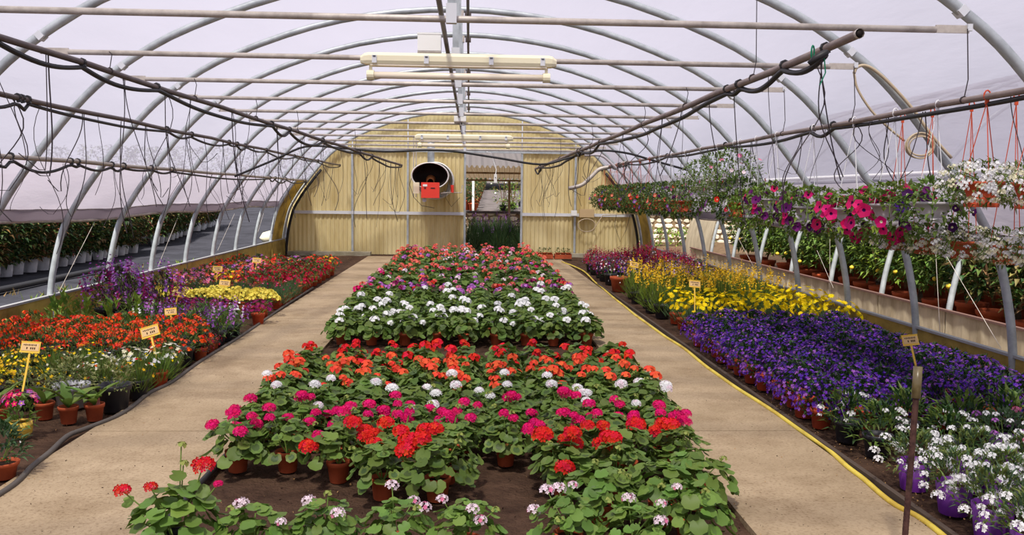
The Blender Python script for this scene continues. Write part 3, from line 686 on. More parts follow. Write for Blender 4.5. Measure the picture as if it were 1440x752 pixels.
mbs = MB(); umbel_low(mbs, np.zeros(3), 1, F['bud'], 7); budM = mbs.mesh('bud_cluster')
def stalk_M(a, b, r):
    d = b-a; L = np.linalg.norm(d); t, bb, n = basis(d, np.array([.3, .9, .1])); M = np.eye(4); M[:3, 0] = t*r; M[:3, 1] = bb*r; M[:3, 2] = d; M[:3, 3] = a; return M
def geranium_near(col, nh, hr=.045, R=.17, H=.21, nl=60, fresh=False, c2=None, hh=.1, pot='terra', bud=1, lr=(.026, .042)):
    parts = pot_parts(pot); z0 = .10; heads = []
    for i in range(nl):
        inner = i > nl*.75
        p, n = dome_pt(R*(.6 if inner else 1)*RNG.uniform(.8, 1.08), H*(.75 if inner else 1), z0, -.02)
        n = n+np.array([0, 0, .5])+RNG.normal(size=3)*.28; t, b, n = basis(n, p*np.array([1, 1, 0])+RNG.normal(size=3)*.02)
        r = RNG.uniform(*lr); Rm = np.stack([t, b, n], 1)
        parts.append(('leaf', (leafF if fresh else leafM)[RNG.integers(4)], MT(p, r, Rm), None, None))
    mb = MB()
    for i in range(7):
        a = RNG.uniform(0, 6.28); p, n = dome_pt(R*.75, H*.8, z0, .2); mb.tube([(0, 0, .09), (p[0]*.4, p[1]*.4, .16), p], .0035, stem_g, 4)
    parts.append(('stems', mb.mesh('stems'), None, 'stuff', None))
    for i in range(nh+bud):
        p, n = dome_pt(R*.85, H*.9, z0, .3); q = p+np.array([p[0]*.15, p[1]*.15, hh*RNG.uniform(.35, 1)]); isb = i >= nh
        r = (.018 if isb else hr*RNG.uniform(.75, 1.15)); base = np.array([p[0]*.4, p[1]*.4, .17])
        S = stalk_M((base-q)/r, np.zeros(3), .0026/r)
        parts.append(('bud_cluster' if isb else 'flower_head', budM if isb else head_mesh(col, c2, 0, i % 3), MT(q, r), None, [('stalk', stalkM, S, None, None)]))
    return parts
def geranium_mid(col, nh, hr=.038, R=.18, H=.2, nl=84, hh=.09, far=False, cols=None, k=8, lr=(.028, .046), leafc='geranium', pot='terra'):
    parts = pot_parts(pot); mb = MB(); z0 = .10
    for i in range(nl):
        p, n = dome_pt(R*RNG.uniform(.7, 1.1), H, z0, -.05); round_leaf(mb, p, n+np.array([0, 0, .5])+RNG.normal(size=3)*.3, p, RNG.uniform(*lr), G[leafc if RNG.random() < .8 else 'geranium_dark'], k)
    for i in range(4):
        p, n = dome_pt(R*.8, H*.8, z0, .2); mb.tube([(0, 0, .09), p], .004, stem_g, 4, False)
    fl = MB()
    for i in range(nh):
        p, n = dome_pt(R*.85, H*.9, z0, .35); q = p+np.array([0, 0, hh*RNG.uniform(.3, 1)]); r = hr*RNG.uniform(.7, 1.15); c = (cols[RNG.integers(len(cols))] if cols else col)
        mb.tube([p*np.array([.5, .5, .9]), q], .003, stem_g, 3, False)
        if far: umbel_low(fl, q, r, F[c], 7)
        else: parts.append(('flower_head', head_mesh(c, None, 1, i % 3), MT(q, r), None, None))
    if RNG.random() < .6:
        p, n = dome_pt(R*.7, H*.9, z0, .5); umbel_low(mb, p+np.array([0, 0, hh*.7]), .012, F['bud'], 4)
    parts.insert(1, ('foliage', mb.mesh('foliage'), None, 'stuff', None))
    if far and nh: parts.append(('flower_heads', fl.mesh('flower_heads'), None, 'stuff', None))
    return parts

# very front: one tall red plant, pale pink ones, leafy ones (each its own)
def custom_red():
    parts = geranium_near('red', 0, R=.19, H=.24, nl=84, fresh=True, bud=0, lr=(.03, .052), pot='black')
    base = np.array([0., 0, .15])
    for (px, py, r, y) in ((286, 655, .048, 3.62), (172, 690, .034, 3.55), (212, 685, .028, 3.6), (307, 680, .02, 3.6)):
        q = P(px, py, y=y)-np.array(RL); S = stalk_M((np.array([q[0]*.3, q[1]*.3, .2])-q)/r, np.zeros(3), .003/r)
        parts.append(('flower_head', head_mesh('red' if r > .025 else 'magenta', None, 0, 0), MT(q, r), None, [('stalk', stalkM, S, None, None)]))
    for (px, py) in ((255, 626), (258, 652)):
        q = P(px, py, y=3.65)-np.array(RL); r = .02; S = stalk_M((np.array([q[0]*.5, q[1]*.5, .2])-q)/r, np.zeros(3), .003/r); parts.append(('bud_cluster', budM, MT(q, r), None, [('stalk', stalkM, S, None, None)]))
    for (px, py, r) in ((250, 668, .035), (272, 682, .03), (243, 688, .035), (262, 690, .03), (238, 705, .033), (285, 690, .03), (225, 712, .03), (180, 705, .028), (195, 722, .03)):
        q = P(px, py, y=3.6)-np.array(RL); t, b, n = basis(np.array([.1, -.5, .8])+RNG.normal(size=3)*.2, np.array([.5, 0, 0.])); parts.append(('leaf', leafF[RNG.integers(4)], MT(q, r, np.stack([t, b, n], 1)), None, None))
    return parts
RL = (-1.19, 3.6, 0.0)
put('potted_geranium', custom_red(), RL, 'tall leafy geranium with round red heads leaning over the left path', 'plant', 'front geraniums', rz=0)
front = [(-.88, 3.62, 2, 'pale pink flowered geranium just right of the tall red one'), (-.60, 3.70, 2, 'pale pink flowered geranium, second to the right of the tall red one'), (-.30, 3.68, 3, 'pale pink flowered geranium left of the bare soil lane'),
         (.0, 3.66, 3, 'pale pink flowered geranium beside the bare soil lane'), (.44, 3.72, 4, 'pale pink flowered geranium right of the bare soil lane'), (.70, 3.62, 3, 'pale pink flowered geranium in the near right corner, three pale heads')]
for x, y, nh, lab in front:
    put('potted_geranium', geranium_near('blush', nh, .032, .165, .17, 84, True, 'pink', .09, lr=(.02, .034)), (x, y, -.02), lab, 'plant', 'front geraniums')
for x, y, lab in ((.98, 3.75, 'leafy geranium with one faded head beside the right path'), (.62, 4.02, 'leafy green geranium without flowers in front of the red ones'), (.92, 4.05, 'leafy green geranium without flowers at the edge of the right path'), (1.14, 4.25, 'leafy green geranium touching the right path')):
    put('potted_geranium', geranium_near('blush', 1 if x == .98 else 0, .022, .18, .2, 84, True, 'pink', .08, bud=2, lr=(.026, .042)), (x, y, 0), lab, 'plant', 'front geraniums')

# near rows
near = {c: [geranium_near(c, n, hr_, .18, .19, 66, False, 'blush' if c == 'white' else None, .10) for n in ns] for c, hr_, ns in
        (('scarlet', .048, (3, 4, 2, 2)), ('magenta', .040, (4, 5, 4, 6)), ('white', .043, (2, 2, 1)), ('orange', .042, (3, 4, 5, 4)))}
def names(c): return {'scarlet': 'bright red', 'magenta': 'magenta', 'white': 'white and blush', 'orange': 'orange-red', 'mixed': 'mixed'}.get(c, c)
def row(y, xs, c, blk, rownum, protos, s=1.0, jit=.02, dz=0, step_label='from yellow hose', kind='potted_geranium', noun='geranium', cat='plant', grp=None):
    n = len(xs)
    for i, x in enumerate(xs):
        k = n-i
        put(kind, random.choice(protos), (x+random.uniform(-jit, jit), y+random.uniform(-jit, jit), dz),
            f'{c} {noun}, {od(k)} {step_label}, {od(rownum)} row of the {blk}', cat, grp or f'{c} {noun}s of the {blk}', s*random.uniform(.93, 1.07))
row(4.40, [-.44, -.14], 'bright red', 'red near block', 1, near['scarlet'])
row(4.42, [.50, .78], 'bright red', 'red near block', 2, near['scarlet'])
row(4.68, [-.68, -.40, -.12, .52, .84, 1.16], 'bright red', 'red near block', 3, near['scarlet'])
row(4.86, [-1.28, -.98], 'magenta', 'magenta near block', 1, near['magenta'])
row(4.98, [-.66, -.38, -.1, .2, .5, .8, 1.12], 'magenta', 'magenta near block', 2, near['magenta'])
row(5.25, list(np.linspace(-1.28, 1.2, 9)), 'magenta', 'magenta near block', 3, near['magenta'])
row(5.52, list(np.linspace(-1.25, 1.2, 9)), 'white', 'pale near rows', 1, near['white'])
row(5.82, list(np.linspace(-1.28, 1.2, 9)), 'white', 'pale near rows', 2, near['white'])
om = [geranium_mid('orange', n, .038) for n in (4, 3, 4, 2)]; om2 = [geranium_mid('scarlet', n, .038) for n in (3, 2, 4)]
for j, y in enumerate((6.1, 6.38, 6.66, 6.94, 7.22)):
    row(y, list(np.linspace(-1.27, 1.2, 9)), 'orange-red' if j < 3 else 'vermilion', 'orange block', j+1, om if j < 3 else om2)
wm = [geranium_mid('white', n, .038) for n in (3, 4, 2, 4)]; ws = [geranium_mid('white', n, .036) for n in (0, 1, 0, 0, 1)]
mx = [geranium_mid('lilac', 7, .038, far=True, cols=c) for c in (['lilac', 'plum'], ['lilac'], ['scarlet', 'salmon'], ['lilac', 'pink'], ['magenta', 'salmon'])]
for j, y in enumerate((9.0, 9.32, 9.64)):
    xs = [x for x in np.linspace(-1.27, 1.2, 9)]; row(y, xs, 'white', 'white block', j+1, wm, 1.05)
for j, y in enumerate((10.0, 10.36, 10.72, 11.08)):
    row(y, list(np.linspace(-1.27, 1.2, 8)), 'sparse white', 'green middle rows', j+1, ws, 1.12)
for j, y in enumerate((11.45, 11.8)): row(y, list(np.linspace(-1.27, 1.2, 8)), 'purple and pink', 'purple band', j+1, mx, 1.12)
ff = [geranium_mid('pink', 3, .030, far=True, nl=52, k=6, lr=(.035, .055), cols=c) for c in (['salmon', 'pink'], ['scarlet', 'salmon'], ['blush', 'lilac'], ['salmon'], ['pink', 'magenta'], ['lilac', 'blush'])]
ff2 = [geranium_mid('pink', 5, .030, far=True, nl=50, k=6, lr=(.035, .055), cols=c) for c in (['salmon', 'pink'], ['scarlet', 'salmon'], ['magenta', 'salmon'], ['pink', 'blush'])]
yy = 12.25; j = 1
while yy < 19.2:
    row(yy, list(np.linspace(-1.22, 1.18, 7)), 'mixed pink', 'far mixed rows', j, ff2 if yy > 16.8 else ff, 1.3); yy += .47; j += 1

# ------------------------------------------------------------------ other flower kinds
def mound(leafc, fcols, R=.15, H=.18, nl=120, nf=80, lw=(.045, .012), fr=.014, z0=.10, pot='terra', fk='disc', up=.4, lo=0., petals=5, flift=.01, fname='blossoms', leafs='lance', top=False, eye=None, leafc2=None):
    parts = pot_parts(pot); mb = MB(); fl = MB()
    for i in range(nl):
        p, n = dome_pt(R*RNG.uniform(.6, 1.05), H, z0, -.1); c = leafc2 if (leafc2 and RNG.random() < .4) else leafc
        if leafs == 'lance': lance(mb, p*np.array([.75, .75, .95]), n+np.array([0, 0, up])+RNG.normal(size=3)*.35, np.array([0, 0, 1.]), lw[0]*RNG.uniform(.7, 1.3), lw[1], G[c])
        else:
            d = n*np.array([.5, .5, 1])+np.array([0, 0, up])+RNG.normal(size=3)*.15; d /= np.linalg.norm(d); blade(mb, p*np.array([.6, .6, .6]), d, lw[0]*RNG.uniform(.7, 1.2), lw[1], G[c])
    for i in range(4): p, n = dome_pt(R*.7, H*.7, z0, .3); mb.tube([(0, 0, z0*.8), p], .003, stem_g, 3, False)
    for i in range(nf):
        p, n = dome_pt(R, H, z0, lo); p = p+n*flift; c = F[fcols[RNG.integers(len(fcols))]]; r = fr*RNG.uniform(.75, 1.25)
        if top: n = n*.4+np.array([0, -.2, .9])
        if fk == 'disc': disc(fl, p, n+RNG.normal(size=3)*.25, r, c, petals, .2, eye)
        elif fk == 'pom': umbel_low(fl, p, r, c, 5)
        elif fk == 'umbel': umbel(fl, p, r, c, 9, None, .45)
        elif fk == 'spike':
            d = n*.35+np.array([0, 0, 1.]); d /= np.linalg.norm(d)
            for q in range(6): disc(fl, p+d*q*r*1.1+RNG.normal(size=3)*r*.3, n+RNG.normal(size=3)*.5, r*(1-.1*q), c, 3, .1)
    parts.insert(1, ('foliage', mb.mesh('foliage'), None, 'stuff', None)); parts.append((fname, fl.mesh(fname), None, 'stuff', None))
    return parts
def block(kind, noun, col, blk, protos, x0, x1, nx, ys, s=1.0, frompath=1, jit=.03, cat='plant', skip=(), step='from the path'):
    for j, y in enumerate(ys):
        xs = np.linspace(x0, x1, nx)
        for i, x in enumerate(xs):
            if (i, j) in skip: continue
            lab = f'{col} {noun}, {od(i+1)} {step}, {od(j+1)} row of the {blk}'
            put(kind, random.choice(protos), (x+random.uniform(-jit, jit), y+random.uniform(-jit, jit), 0), lab, cat, f'{noun}s of the {blk}', s*random.uniform(.92, 1.08))
# --- right bed
vio = [mound('deep', ['violet', 'violet', 'violet', 'mauve'], .17, .19, 230, 270, (.045, .016), .0125, .12, 'terrared', lo=-.15) for _ in range(6)]
block('potted_campanula', 'bellflower', 'violet', 'violet block', vio, 2.40, 3.78, 6, np.arange(5.75, 9.2, .295), 1.14)
ver = [mound('olive', ['white'], .20, .17, 300, 20, (.045, .013), .024, .13, 'purple', 'umbel', lo=.0, flift=.012, leafc2='greygreen') for _ in range(4)]
verp = [mound('greygreen', ['white', 'pink', 'white', 'lilac'], .20, .17, 300, 15, (.045, .013), .022, .13, 'purple', 'umbel', lo=.1, flift=.012) for _ in range(2)]
block('potted_verbena', 'verbena', 'white', 'verbena block', ver, 2.40, 2.95, 3, (3.55, 3.86, 4.2, 4.52), 1.02)
block('potted_verbena', 'verbena', 'white and pink', 'wall-side verbenas', verp, 3.20, 3.9, 3, (4.0, 4.32, 4.66, 5.0), 1.05, step='from the purple pots')
lf = [mound('deep', ['white'], .20, .20, 150, 12, (.07, .022), .02, .12, 'black', 'umbel', lo=.1, flift=.012, leafc2='geranium') for _ in range(2)]
for x, y, lab in ((2.46, 5.12, 'dark leafy verbena in a black pot beside the yellow hose'), (2.80, 4.98, 'dark leafy verbena behind the first purple pot'), (2.42, 5.45, 'dark leafy verbena in front of the violet bellflowers')):
    put('potted_verbena', random.choice(lf), (x, y, 0), lab, 'plant', 'dark verbenas')
lg = [mound('deep', ['white'], .20, .20, 170, 0, (.08, .026), .02, .12, 'black', 'umbel', leafc2='geranium')]
lg[0] = lg[0][:-1]
for x, y, lab in ((3.1, 5.35, 'leafy green shrublet without flowers behind the rusty bar'), (3.45, 5.4, 'leafy green shrublet next to the violet bellflowers'), (3.75, 5.42, 'leafy green shrublet nearest to the side wall'), (2.78, 5.42, 'leafy green shrublet left of the rusty bar')):
    put('potted_shrub', lg[0], (x, y, 0), lab, 'plant', 'leafy shrublets')
dais = [mound('greygreen', ['yellow'], .19, .24, 170, 26, (.10, .006), .030, .14, 'terrared', lo=.35, petals=8, flift=.03, leafs='blade') for _ in range(4)]
block('potted_daisy', 'daisy', 'yellow', 'yellow daisy block', dais, 2.50, 4.02, 5, (9.35, 9.75, 10.15, 10.55), 1.12)
spk = [mound('olive', ['gold', 'amber'], .19, .30, 260, 24, (.13, .009), .016, .13, 'black', 'spike', lo=.45, leafs='blade', leafc2='lime', flift=.02) for _ in range(4)]
block('potted_broom', 'broom', 'golden spiked', 'golden block', spk, 2.45, 3.96, 5, (11.05, 11.55, 12.05, 12.6, 13.15), 1.2, skip=())
gp = mound('greygreen', ['white'], .17, .22, 220, 6, (.05, .008), .015, .15, 'bigterra', leafs='blade')
put('potted_shrub', gp, (2.42, 14.1, 0), 'grey-green dome in a terracotta pot beside the golden broom', 'plant')
he = [mound('dusk', ['heather', 'crimson', 'heather'], .18, .24, 120, 90, (.05, .01), .017, .12, 'bigblack', 'spike', lo=.2) for _ in range(3)]
hp = [mound('greygreen', ['mauve', 'violet', 'plum', 'blush'], .18, .22, 120, 90, (.05, .01), .014, .12, 'black', lo=.1) for _ in range(3)]
dk = [mound('dark', ['mauve'], .18, .26, 160, 15, (.05, .01), .012, .12, 'black', lo=.2) for _ in range(2)]
for j, y in enumerate((14.7, 15.2, 15.8, 16.4, 17.0, 17.7)):
    for i, x in enumerate(np.linspace(2.45, 3.98, 5)):
        if y < 15 and i == 0: continue
        c, pr = (('dark green', dk) if y > 17.2 and i < 3 else (('purple', hp) if (i+j) % 2 or (y < 15.3) else ('deep red', he)))
        put('potted_heather', random.choice(pr), (x, y, 0), f'{c} heather, {od(i+1)} from the path, {od(j+1)} row of the heathers', 'plant', 'heathers near the end wall', 1.25*random.uniform(.9, 1.1))
# small crates of seedlings by the end wall
for x, lab in ((1.78, 'small crate of terracotta seedling pots at the end of the right path'), (2.22, 'second crate of seedling pots leaning by the end wall post')):
    r = empty('seedling_crate', (x, 20.9, 0), label=lab, cat='crate'); mb = MB(); mb.box((0, 0, .05), (.38, .28, .02), terra)
    for sx in (-1, 1): mb.box((sx*.19, 0, .08), (.015, .28, .12), terra); 
    mb.box((0, -.14, .08), (.38, .012, .1), terra); obj('crate', mb, r)
    for k in range(3):
        pp = mound('shrub', ['salmon'], .07, .12, 30, 3, (.06, .02), .01, .1, 'terra')
        e = put('seedling', pp, (x-.12+.12*k, 20.85, .06), f'{od(k+1)} seedling pot in the {"right" if x > 2 else "left"} crate by the end wall', 'plant', 'seedlings in crates', .95)

# --- left bed
# front row
def tongue_plant(n=5, L=.19):
    parts = pot_parts('terra')
    for i in range(n):
        a = i*2.4+RNG.uniform(-.3, .3); el = RNG.uniform(.8, 1.45); mb = MB(); l = L*RNG.uniform(.7, 1.1); w = l*.36; k = 7; vs = []
        for q in range(k):
            t = q/(k-1); b = el-1.1*t; rr = l*t*cos(el-.5*t); z = l*t*sin(el-.55*t); ww = w*sin(pi*min(.98, t*.9+.1))*.5
            vs += [(rr*cos(a)-ww*sin(a), rr*sin(a)+ww*cos(a), .1+z+.012), (rr*cos(a), rr*sin(a), .1+z), (rr*cos(a)+ww*sin(a), rr*sin(a)-ww*cos(a), .1+z+.012)]
        mb.add(vs, [(3*q+j, 3*q+j+1, 3*q+j+4, 3*q+j+3) for q in range(k-1) for j in (0, 1)], G['fresh' if i % 2 else 'geranium']); parts.append(('leaf', mb.mesh('leaf', True), None, None, None))
    return parts
for px, py, L_, lab in ((57, 592, .2, 'strap-leaved seedling in a terracotta pot, second from the pink primula'), (91, 598, .26, 'tall strap-leaved seedling in a terracotta pot before the white tub'), (128, 594, .2, 'strap-leaved seedling in a terracotta pot before the black tub'), (-8, 600, .24, 'strap-leaved seedling in a pot behind the pink primula')):
    p = P(px, py, z=0); put('potted_seedling', tongue_plant(6, L_), (p[0], p[1]+.06, 0), lab, 'plant', 'strap-leaved seedlings', 1.0)
mb = MB(); mb.add([(-.022, 0, 0), (.022, 0, 0), (.018, 0, .06), (-.018, 0, .06)], [(0, 1, 2, 3)], mat('printed_tag', (206, 130, 110), .5, .3, noise=(30, .4, .6), rgb2=(150, 70, 70)))
p = P(136, 570, y=5.99); t = obj('plant_tag', mb, label='small printed picture tag in the pot before the black tub', cat='tag'); t.location = (p[0], p[1], .09); t.rotation_euler = (-.3, 0, .3)
prim = mound('fresh', ['pink', 'magenta', 'lilac'], .115, .15, 120, 0, (.045, .022), .02, .08, 'yellow'); prim = prim[:-1]
mbf_ = MB()
for i in range(34):
    p_, n_ = dome_pt(.10, .07, .22, .0); disc(mbf_, p_+np.array([0, 0, 0]), n_+np.array([0, -.3, .2]), .022, F[['pink', 'magenta', 'hot', 'lilac'][i % 4]], 5, .2, F['yellow'])
prim.append(('blossoms', mbf_.mesh('blossoms'), None, 'stuff', None)); p = P(24, 618, z=0)
put('potted_primula', prim, (p[0], p[1]+.05, 0), 'pink primula in a scalloped yellow pot', 'plant', s=1.05)
gpl = mound('greygreen', ['white'], .15, .17, 170, 3, (.06, .022), .008, .12, 'squat', leafc2='deep'); p = P(0, 676, z=0)
put('potted_pepper', gpl, (p[0]-.01, p[1]+.05, 0), 'bushy dark green plant in a terracotta pot at the near left corner', 'plant', s=1.0)
p = P(72, 588, z=0); put('potted_shrub', mound('variegated', ['gold'], .2, .22, 300, 4, (.04, .02), .014, .15, 'white', leafc2='olive'), (p[0], 6.35, 0), 'variegated bush in a white tub behind the seedlings', 'plant')
p = P(152, 583, z=0); put('potted_shrub', mound('variegated', ['gold'], .2, .2, 210, 0, (.036, .018), .014, .17, 'bigblack', leafc2='olive')[:-1], (p[0], p[1]+.12, 0), 'variegated bush in a large black tub at the edge of the left path', 'plant', s=1.0)
grs = mound('fresh', ['yellow', 'cream', 'yellow'], .14, .19, 260, 14, (.13, .007), .013, .1, 'terrared', leafs='blade', lo=.4, leafc2='fresh')
p = P(221, 546, z=0); put('potted_portulaca', grs, (p[0], p[1]+.06, 0), 'grassy plant with tiny yellow flowers in a terracotta pot by the path', 'plant', s=1.05)
vb = [mound('variegated', ['gold', 'yellow'], .17, .17, 150, 8, (.036, .017), .013, .11, 'black', leafc2='olive') for _ in range(3)]
yb = [mound('olive', ['gold', 'yellow', 'amber'], .17, .17, 150, 70, (.04, .012), .015, .11, 'black', lo=.2) for _ in range(2)]
gb = [mound('olive', ['yellow', 'cream', 'gold', 'tagete'], .16, .18, 240, 24, (.13, .007), .013, .1, 'black', leafs='blade', lo=.35, leafc2='fresh') for _ in range(3)]
cb = [mound('olive', ['white', 'cream'], .16, .18, 240, 34, (.13, .007), .018, .1, 'black', leafs='blade', lo=.45, leafc2='fresh')]
for j, (y, xs) in enumerate(((6.3, [-3.35, -3.08, -2.3-.2]), (6.62, [-3.6, -3.3, -3.0, -2.72, -2.45]), (6.95, [-3.75, -3.45, -3.15, -2.85, -2.55]), (7.25, [-3.95, -3.65, -3.35, -3.05, -2.75, -2.45]))):
    for i, x in enumerate(xs):
        if j == 0 and i == 2: continue
        n_ = len(xs)-i
        if x < -3.25 and j < 3: pr, c, nn = yb, 'golden flowered', 'golden bush'
        elif j >= 2 and x > -2.9: pr, c, nn = cb, 'white flowered', 'grassy plant'
        elif x > -2.9: pr, c, nn = gb, 'yellow dotted', 'grassy plant'
        else: pr, c, nn = (vb if j < 2 else gb), 'variegated' if j < 2 else 'mixed yellow', 'bush'
        put('potted_bush', random.choice(pr), (x, y, 0), f'{c} {nn}, {od(n_)} from left path, {od(j+1)} row of yellow block', 'plant', 'small yellow and variegated plants', random.uniform(.95, 1.1))
tg = [mound('geranium', ['tagete', 'tagete', 'orange'], .17, .17, 170, 25, (.05, .010), .019, .12, 'black', 'pom', lo=.35, flift=.012, leafc2='deep') for _ in range(5)]
for j, y in enumerate((7.6, 7.9, 8.2, 8.5, 8.8)):
    n_ = 7 if j < 3 else 6
    for i, x in enumerate(np.linspace(-2.52 if j < 3 else -2.75, -4.25, n_)):
        put('potted_marigold', random.choice(tg), (x, y, 0), f'orange marigold, {od(i+1)} from left path, {od(j+1)} row of marigold block', 'plant', 'orange marigolds', 1.08*random.uniform(.93, 1.07))
lt = [mound('fresh', ['cream'], .15, .34, 60, 0, (.13, .045), .01, .1, 'black', leafc2='lime', up=.8)[:-1] for _ in range(2)]
for i, (x, y) in enumerate(((-4.15, 9.05), (-3.9, 9.15), (-4.25, 9.5), (-3.6, 9.1), (-3.45, 9.3))):
    put('potted_plant', random.choice(lt), (x, y, 0), f'upright bright green plant, {od(i+1)} behind the marigolds by the low wall', 'plant', 'bright green plants', .95)
st = [mound('dusk', ['purple', 'mauve', 'lilac', 'plum'], .23, .44, 380, 44, (.065, .018), .026, .14, 'bigblack', 'spike', lo=.1, leafc2='geranium') for _ in range(3)]
for i, (x, y) in enumerate(((-4.1, 10.2), (-3.75, 9.9), (-3.95, 10.7), (-3.5, 10.3), (-4.2, 10.9))):
    put('potted_stock', random.choice(st), (x, y, 0), f'tall purple stock, {od(i+1)} of the clump beside low wall', 'plant', 'tall purple stocks', random.uniform(.95, 1.08))
sl = [mound('fresh', c, .17, .2, 150, 12, (.09, .014), .022, .1, 'black', 'spike', lo=.4, leafc2='greygreen') for c in (['lilac', 'mauve'], ['white', 'lilac'], ['lilac', 'purple'])]
for j, y in enumerate((8.9, 9.2, 9.5)):
    for i, x in enumerate((-2.5, -2.78, -3.06, -3.3)):
        if j == 0 and i > 1: continue
        put('potted_stock', random.choice(sl), (x, y, 0), f'lilac and white stock, {od(i+1)} from left path, {od(j+1)} row behind marigolds', 'plant', 'lilac and white stocks', random.uniform(.95, 1.1))
cr = [mound('dusk', ['heather', 'crimson'], .12, .12, 90, 10, (.04, .02), .014, .07, 'terra')]
for i, (x, y) in enumerate(((-2.46, 8.5), (-2.44, 8.15), (-2.5, 8.75))): put('potted_heuchera', cr[0], (x, y, 0), f'wine-red leaved plant, {od(i+1)} along path edge by the marigolds', 'plant', 'wine-red edge plants', 1)
mg = [mound('deep', ['plum', 'plum', 'heather'], .15, .12, 90, 60, (.04, .014), .024, .13, 'terrared', lo=.2, petals=8, leafc2='geranium') for _ in range(2)]
for i, (x, y) in enumerate(((-3.7, 10.0+.5), (-3.4, 10.6), (-3.1, 10.15), (-2.85, 10.1), (-3.2, 10.5), (-2.9, 10.45), (-3.55, 10.85))):
    put('potted_chrysanthemum', mg[i % 2], (x, y, 0), f'plum-coloured chrysanthemum, {od(i+1)} in front of the yellow ones', 'plant', 'plum chrysanthemums', 1.1)
p = P(361, 458, z=0); put('potted_chrysanthemum', mg[0], (p[0], p[1]+.07, 0), 'single plum chrysanthemum in a terracotta pot by the left path', 'plant', s=1.15)
yl = [mound('deep', ['lemon'], .17, .11, 70, 48, (.04, .014), .026, .16, 'terrared', 'pom', lo=.3) for _ in range(2)]
for i, (x, y) in enumerate(((-2.5, 10.85), (-2.75, 10.95), (-3.0, 11.0), (-3.3, 11.1), (-3.6, 11.2), (-2.6, 11.2), (-2.9, 11.3), (-3.2, 11.4), (-3.85, 11.3))):
    put('potted_chrysanthemum', yl[i % 2], (x, y, 0), f'pale yellow chrysanthemum, {od(i+1)} before the blue-green pinks', 'plant', 'yellow chrysanthemums', 1.15)
dn = [mound('greygreen', ['pink', 'heather', 'magenta'], .15, .17, 260, 9, (.11, .006), .012, .11, 'terrared', leafs='blade', lo=.4, up=.2) for _ in range(3)]
dnw = [mound('greygreen', ['white', 'crimson', 'pink', 'lemon'], .15, .17, 200, 26, (.11, .006), .014, .11, 'terrared', leafs='blade', lo=.4, up=.2)]
for j, y in enumerate((11.75, 12.1, 12.45, 12.8)):
    for i, x in enumerate(np.linspace(-2.52, -4.2, 6)):
        put('potted_pinks', random.choice(dnw if i >= 4 else dn), (x, y, 0), f'blue-green pinks, {od(i+1)} from left path, {od(j+1)} row of their block', 'plant', 'blue-green pinks', 1.15)
mxs = [mound('geranium', c, .16, .16, 90, 40, (.05, .02), .024, .11, 'terrared', lo=.25, leafc2='greygreen') for c in (['crimson'], ['crimson', 'heather'], ['salmon', 'pink'], ['scarlet', 'orange'], ['gold', 'orange'], ['pink', 'lilac'])]
for j, y in enumerate(np.arange(13.25, 16.5, .46)):
    for i, x in enumerate(np.linspace(-2.55, -4.15, 6)):
        k = random.choice([0, 0, 1]) if i < 3 and y < 16 else random.choice([2, 3, 4, 5, 3])
        c = ['crimson', 'crimson', 'salmon pink', 'scarlet', 'golden', 'lilac pink'][k]
        put('potted_ranunculus', mxs[k], (x, y, 0), f'{c} buttercup, {od(i+1)} from left path, {od(j+1)} row of far red block', 'plant', 'mixed buttercups', 1.3*random.uniform(.93, 1.07))

# ------------------------------------------------------------------ price signs
def sign(px, py, y, tilt, lab, s=1.0, post=.26):
    p = P(px, py, y=y); r = empty('price_sign', tuple(p), label=lab, cat='sign'); r.scale = (s, s, s); r.rotation_euler = (-.35, tilt, .1)
    mb = MB(); mb.box((0, 0, 0), (.12, .004, .07), yellowsign); mb.box((0, -.001, .036), (.124, .006, .005), yellowsign); mb.box((0, -.001, -.036), (.124, .006, .005), yellowsign); obj('card', mb, r)
    mb = MB(); mb.box((0, -.0035, 0), (.108, .002, .05), signface); lb = obj('paper_label', mb, r); mb = MB()
    for k in range(8): mb.box((-.04+.0105*k, -.005, .014), (.006, .001, .008+.003*(k % 2)), ink)
    for k in (0, 2, 3, 4): mb.box((-.02+.012*k, -.005, -.008), (.007, .001, .014), ink)
    obj('print', mb, lb)
    mb = MB(); mb.box((0, .003, -.035-post/2), (.012, .006, post), yellowsign); obj('stake', mb, r)
sign(43, 488, 6.0, .08, 'yellow price sign among the yellow plants, nearest on the left', 1.0)
sign(211, 466, 7.25, -.30, 'yellow price sign tilted in front of the marigolds', 1.2)
sign(240, 438, 8.9, -.1, 'yellow price sign behind the marigold block', .95)
sign(251, 412, 10.3, .2, 'yellow price sign before the plum chrysanthemums', 1.1)
sign(316, 398, 11.2, .1, 'yellow price sign over the pale yellow chrysanthemums', 1.1)
sign(306, 378, 12.9, .05, 'yellow price sign over the blue-green pinks', 1.1)
sign(361, 366, 14.6, .1, 'yellow price sign farthest away among the mixed buttercups', 1.1)
sign(1280, 478, 6.3, -.08, 'yellow price sign standing in the violet bellflowers', 1.05)
sign(977, 399, 9.7, .1, 'yellow price sign in the yellow daisies', 1.1)
sign(892, 372, 13.5, .2, 'yellow price sign behind the golden broom', 1.2)

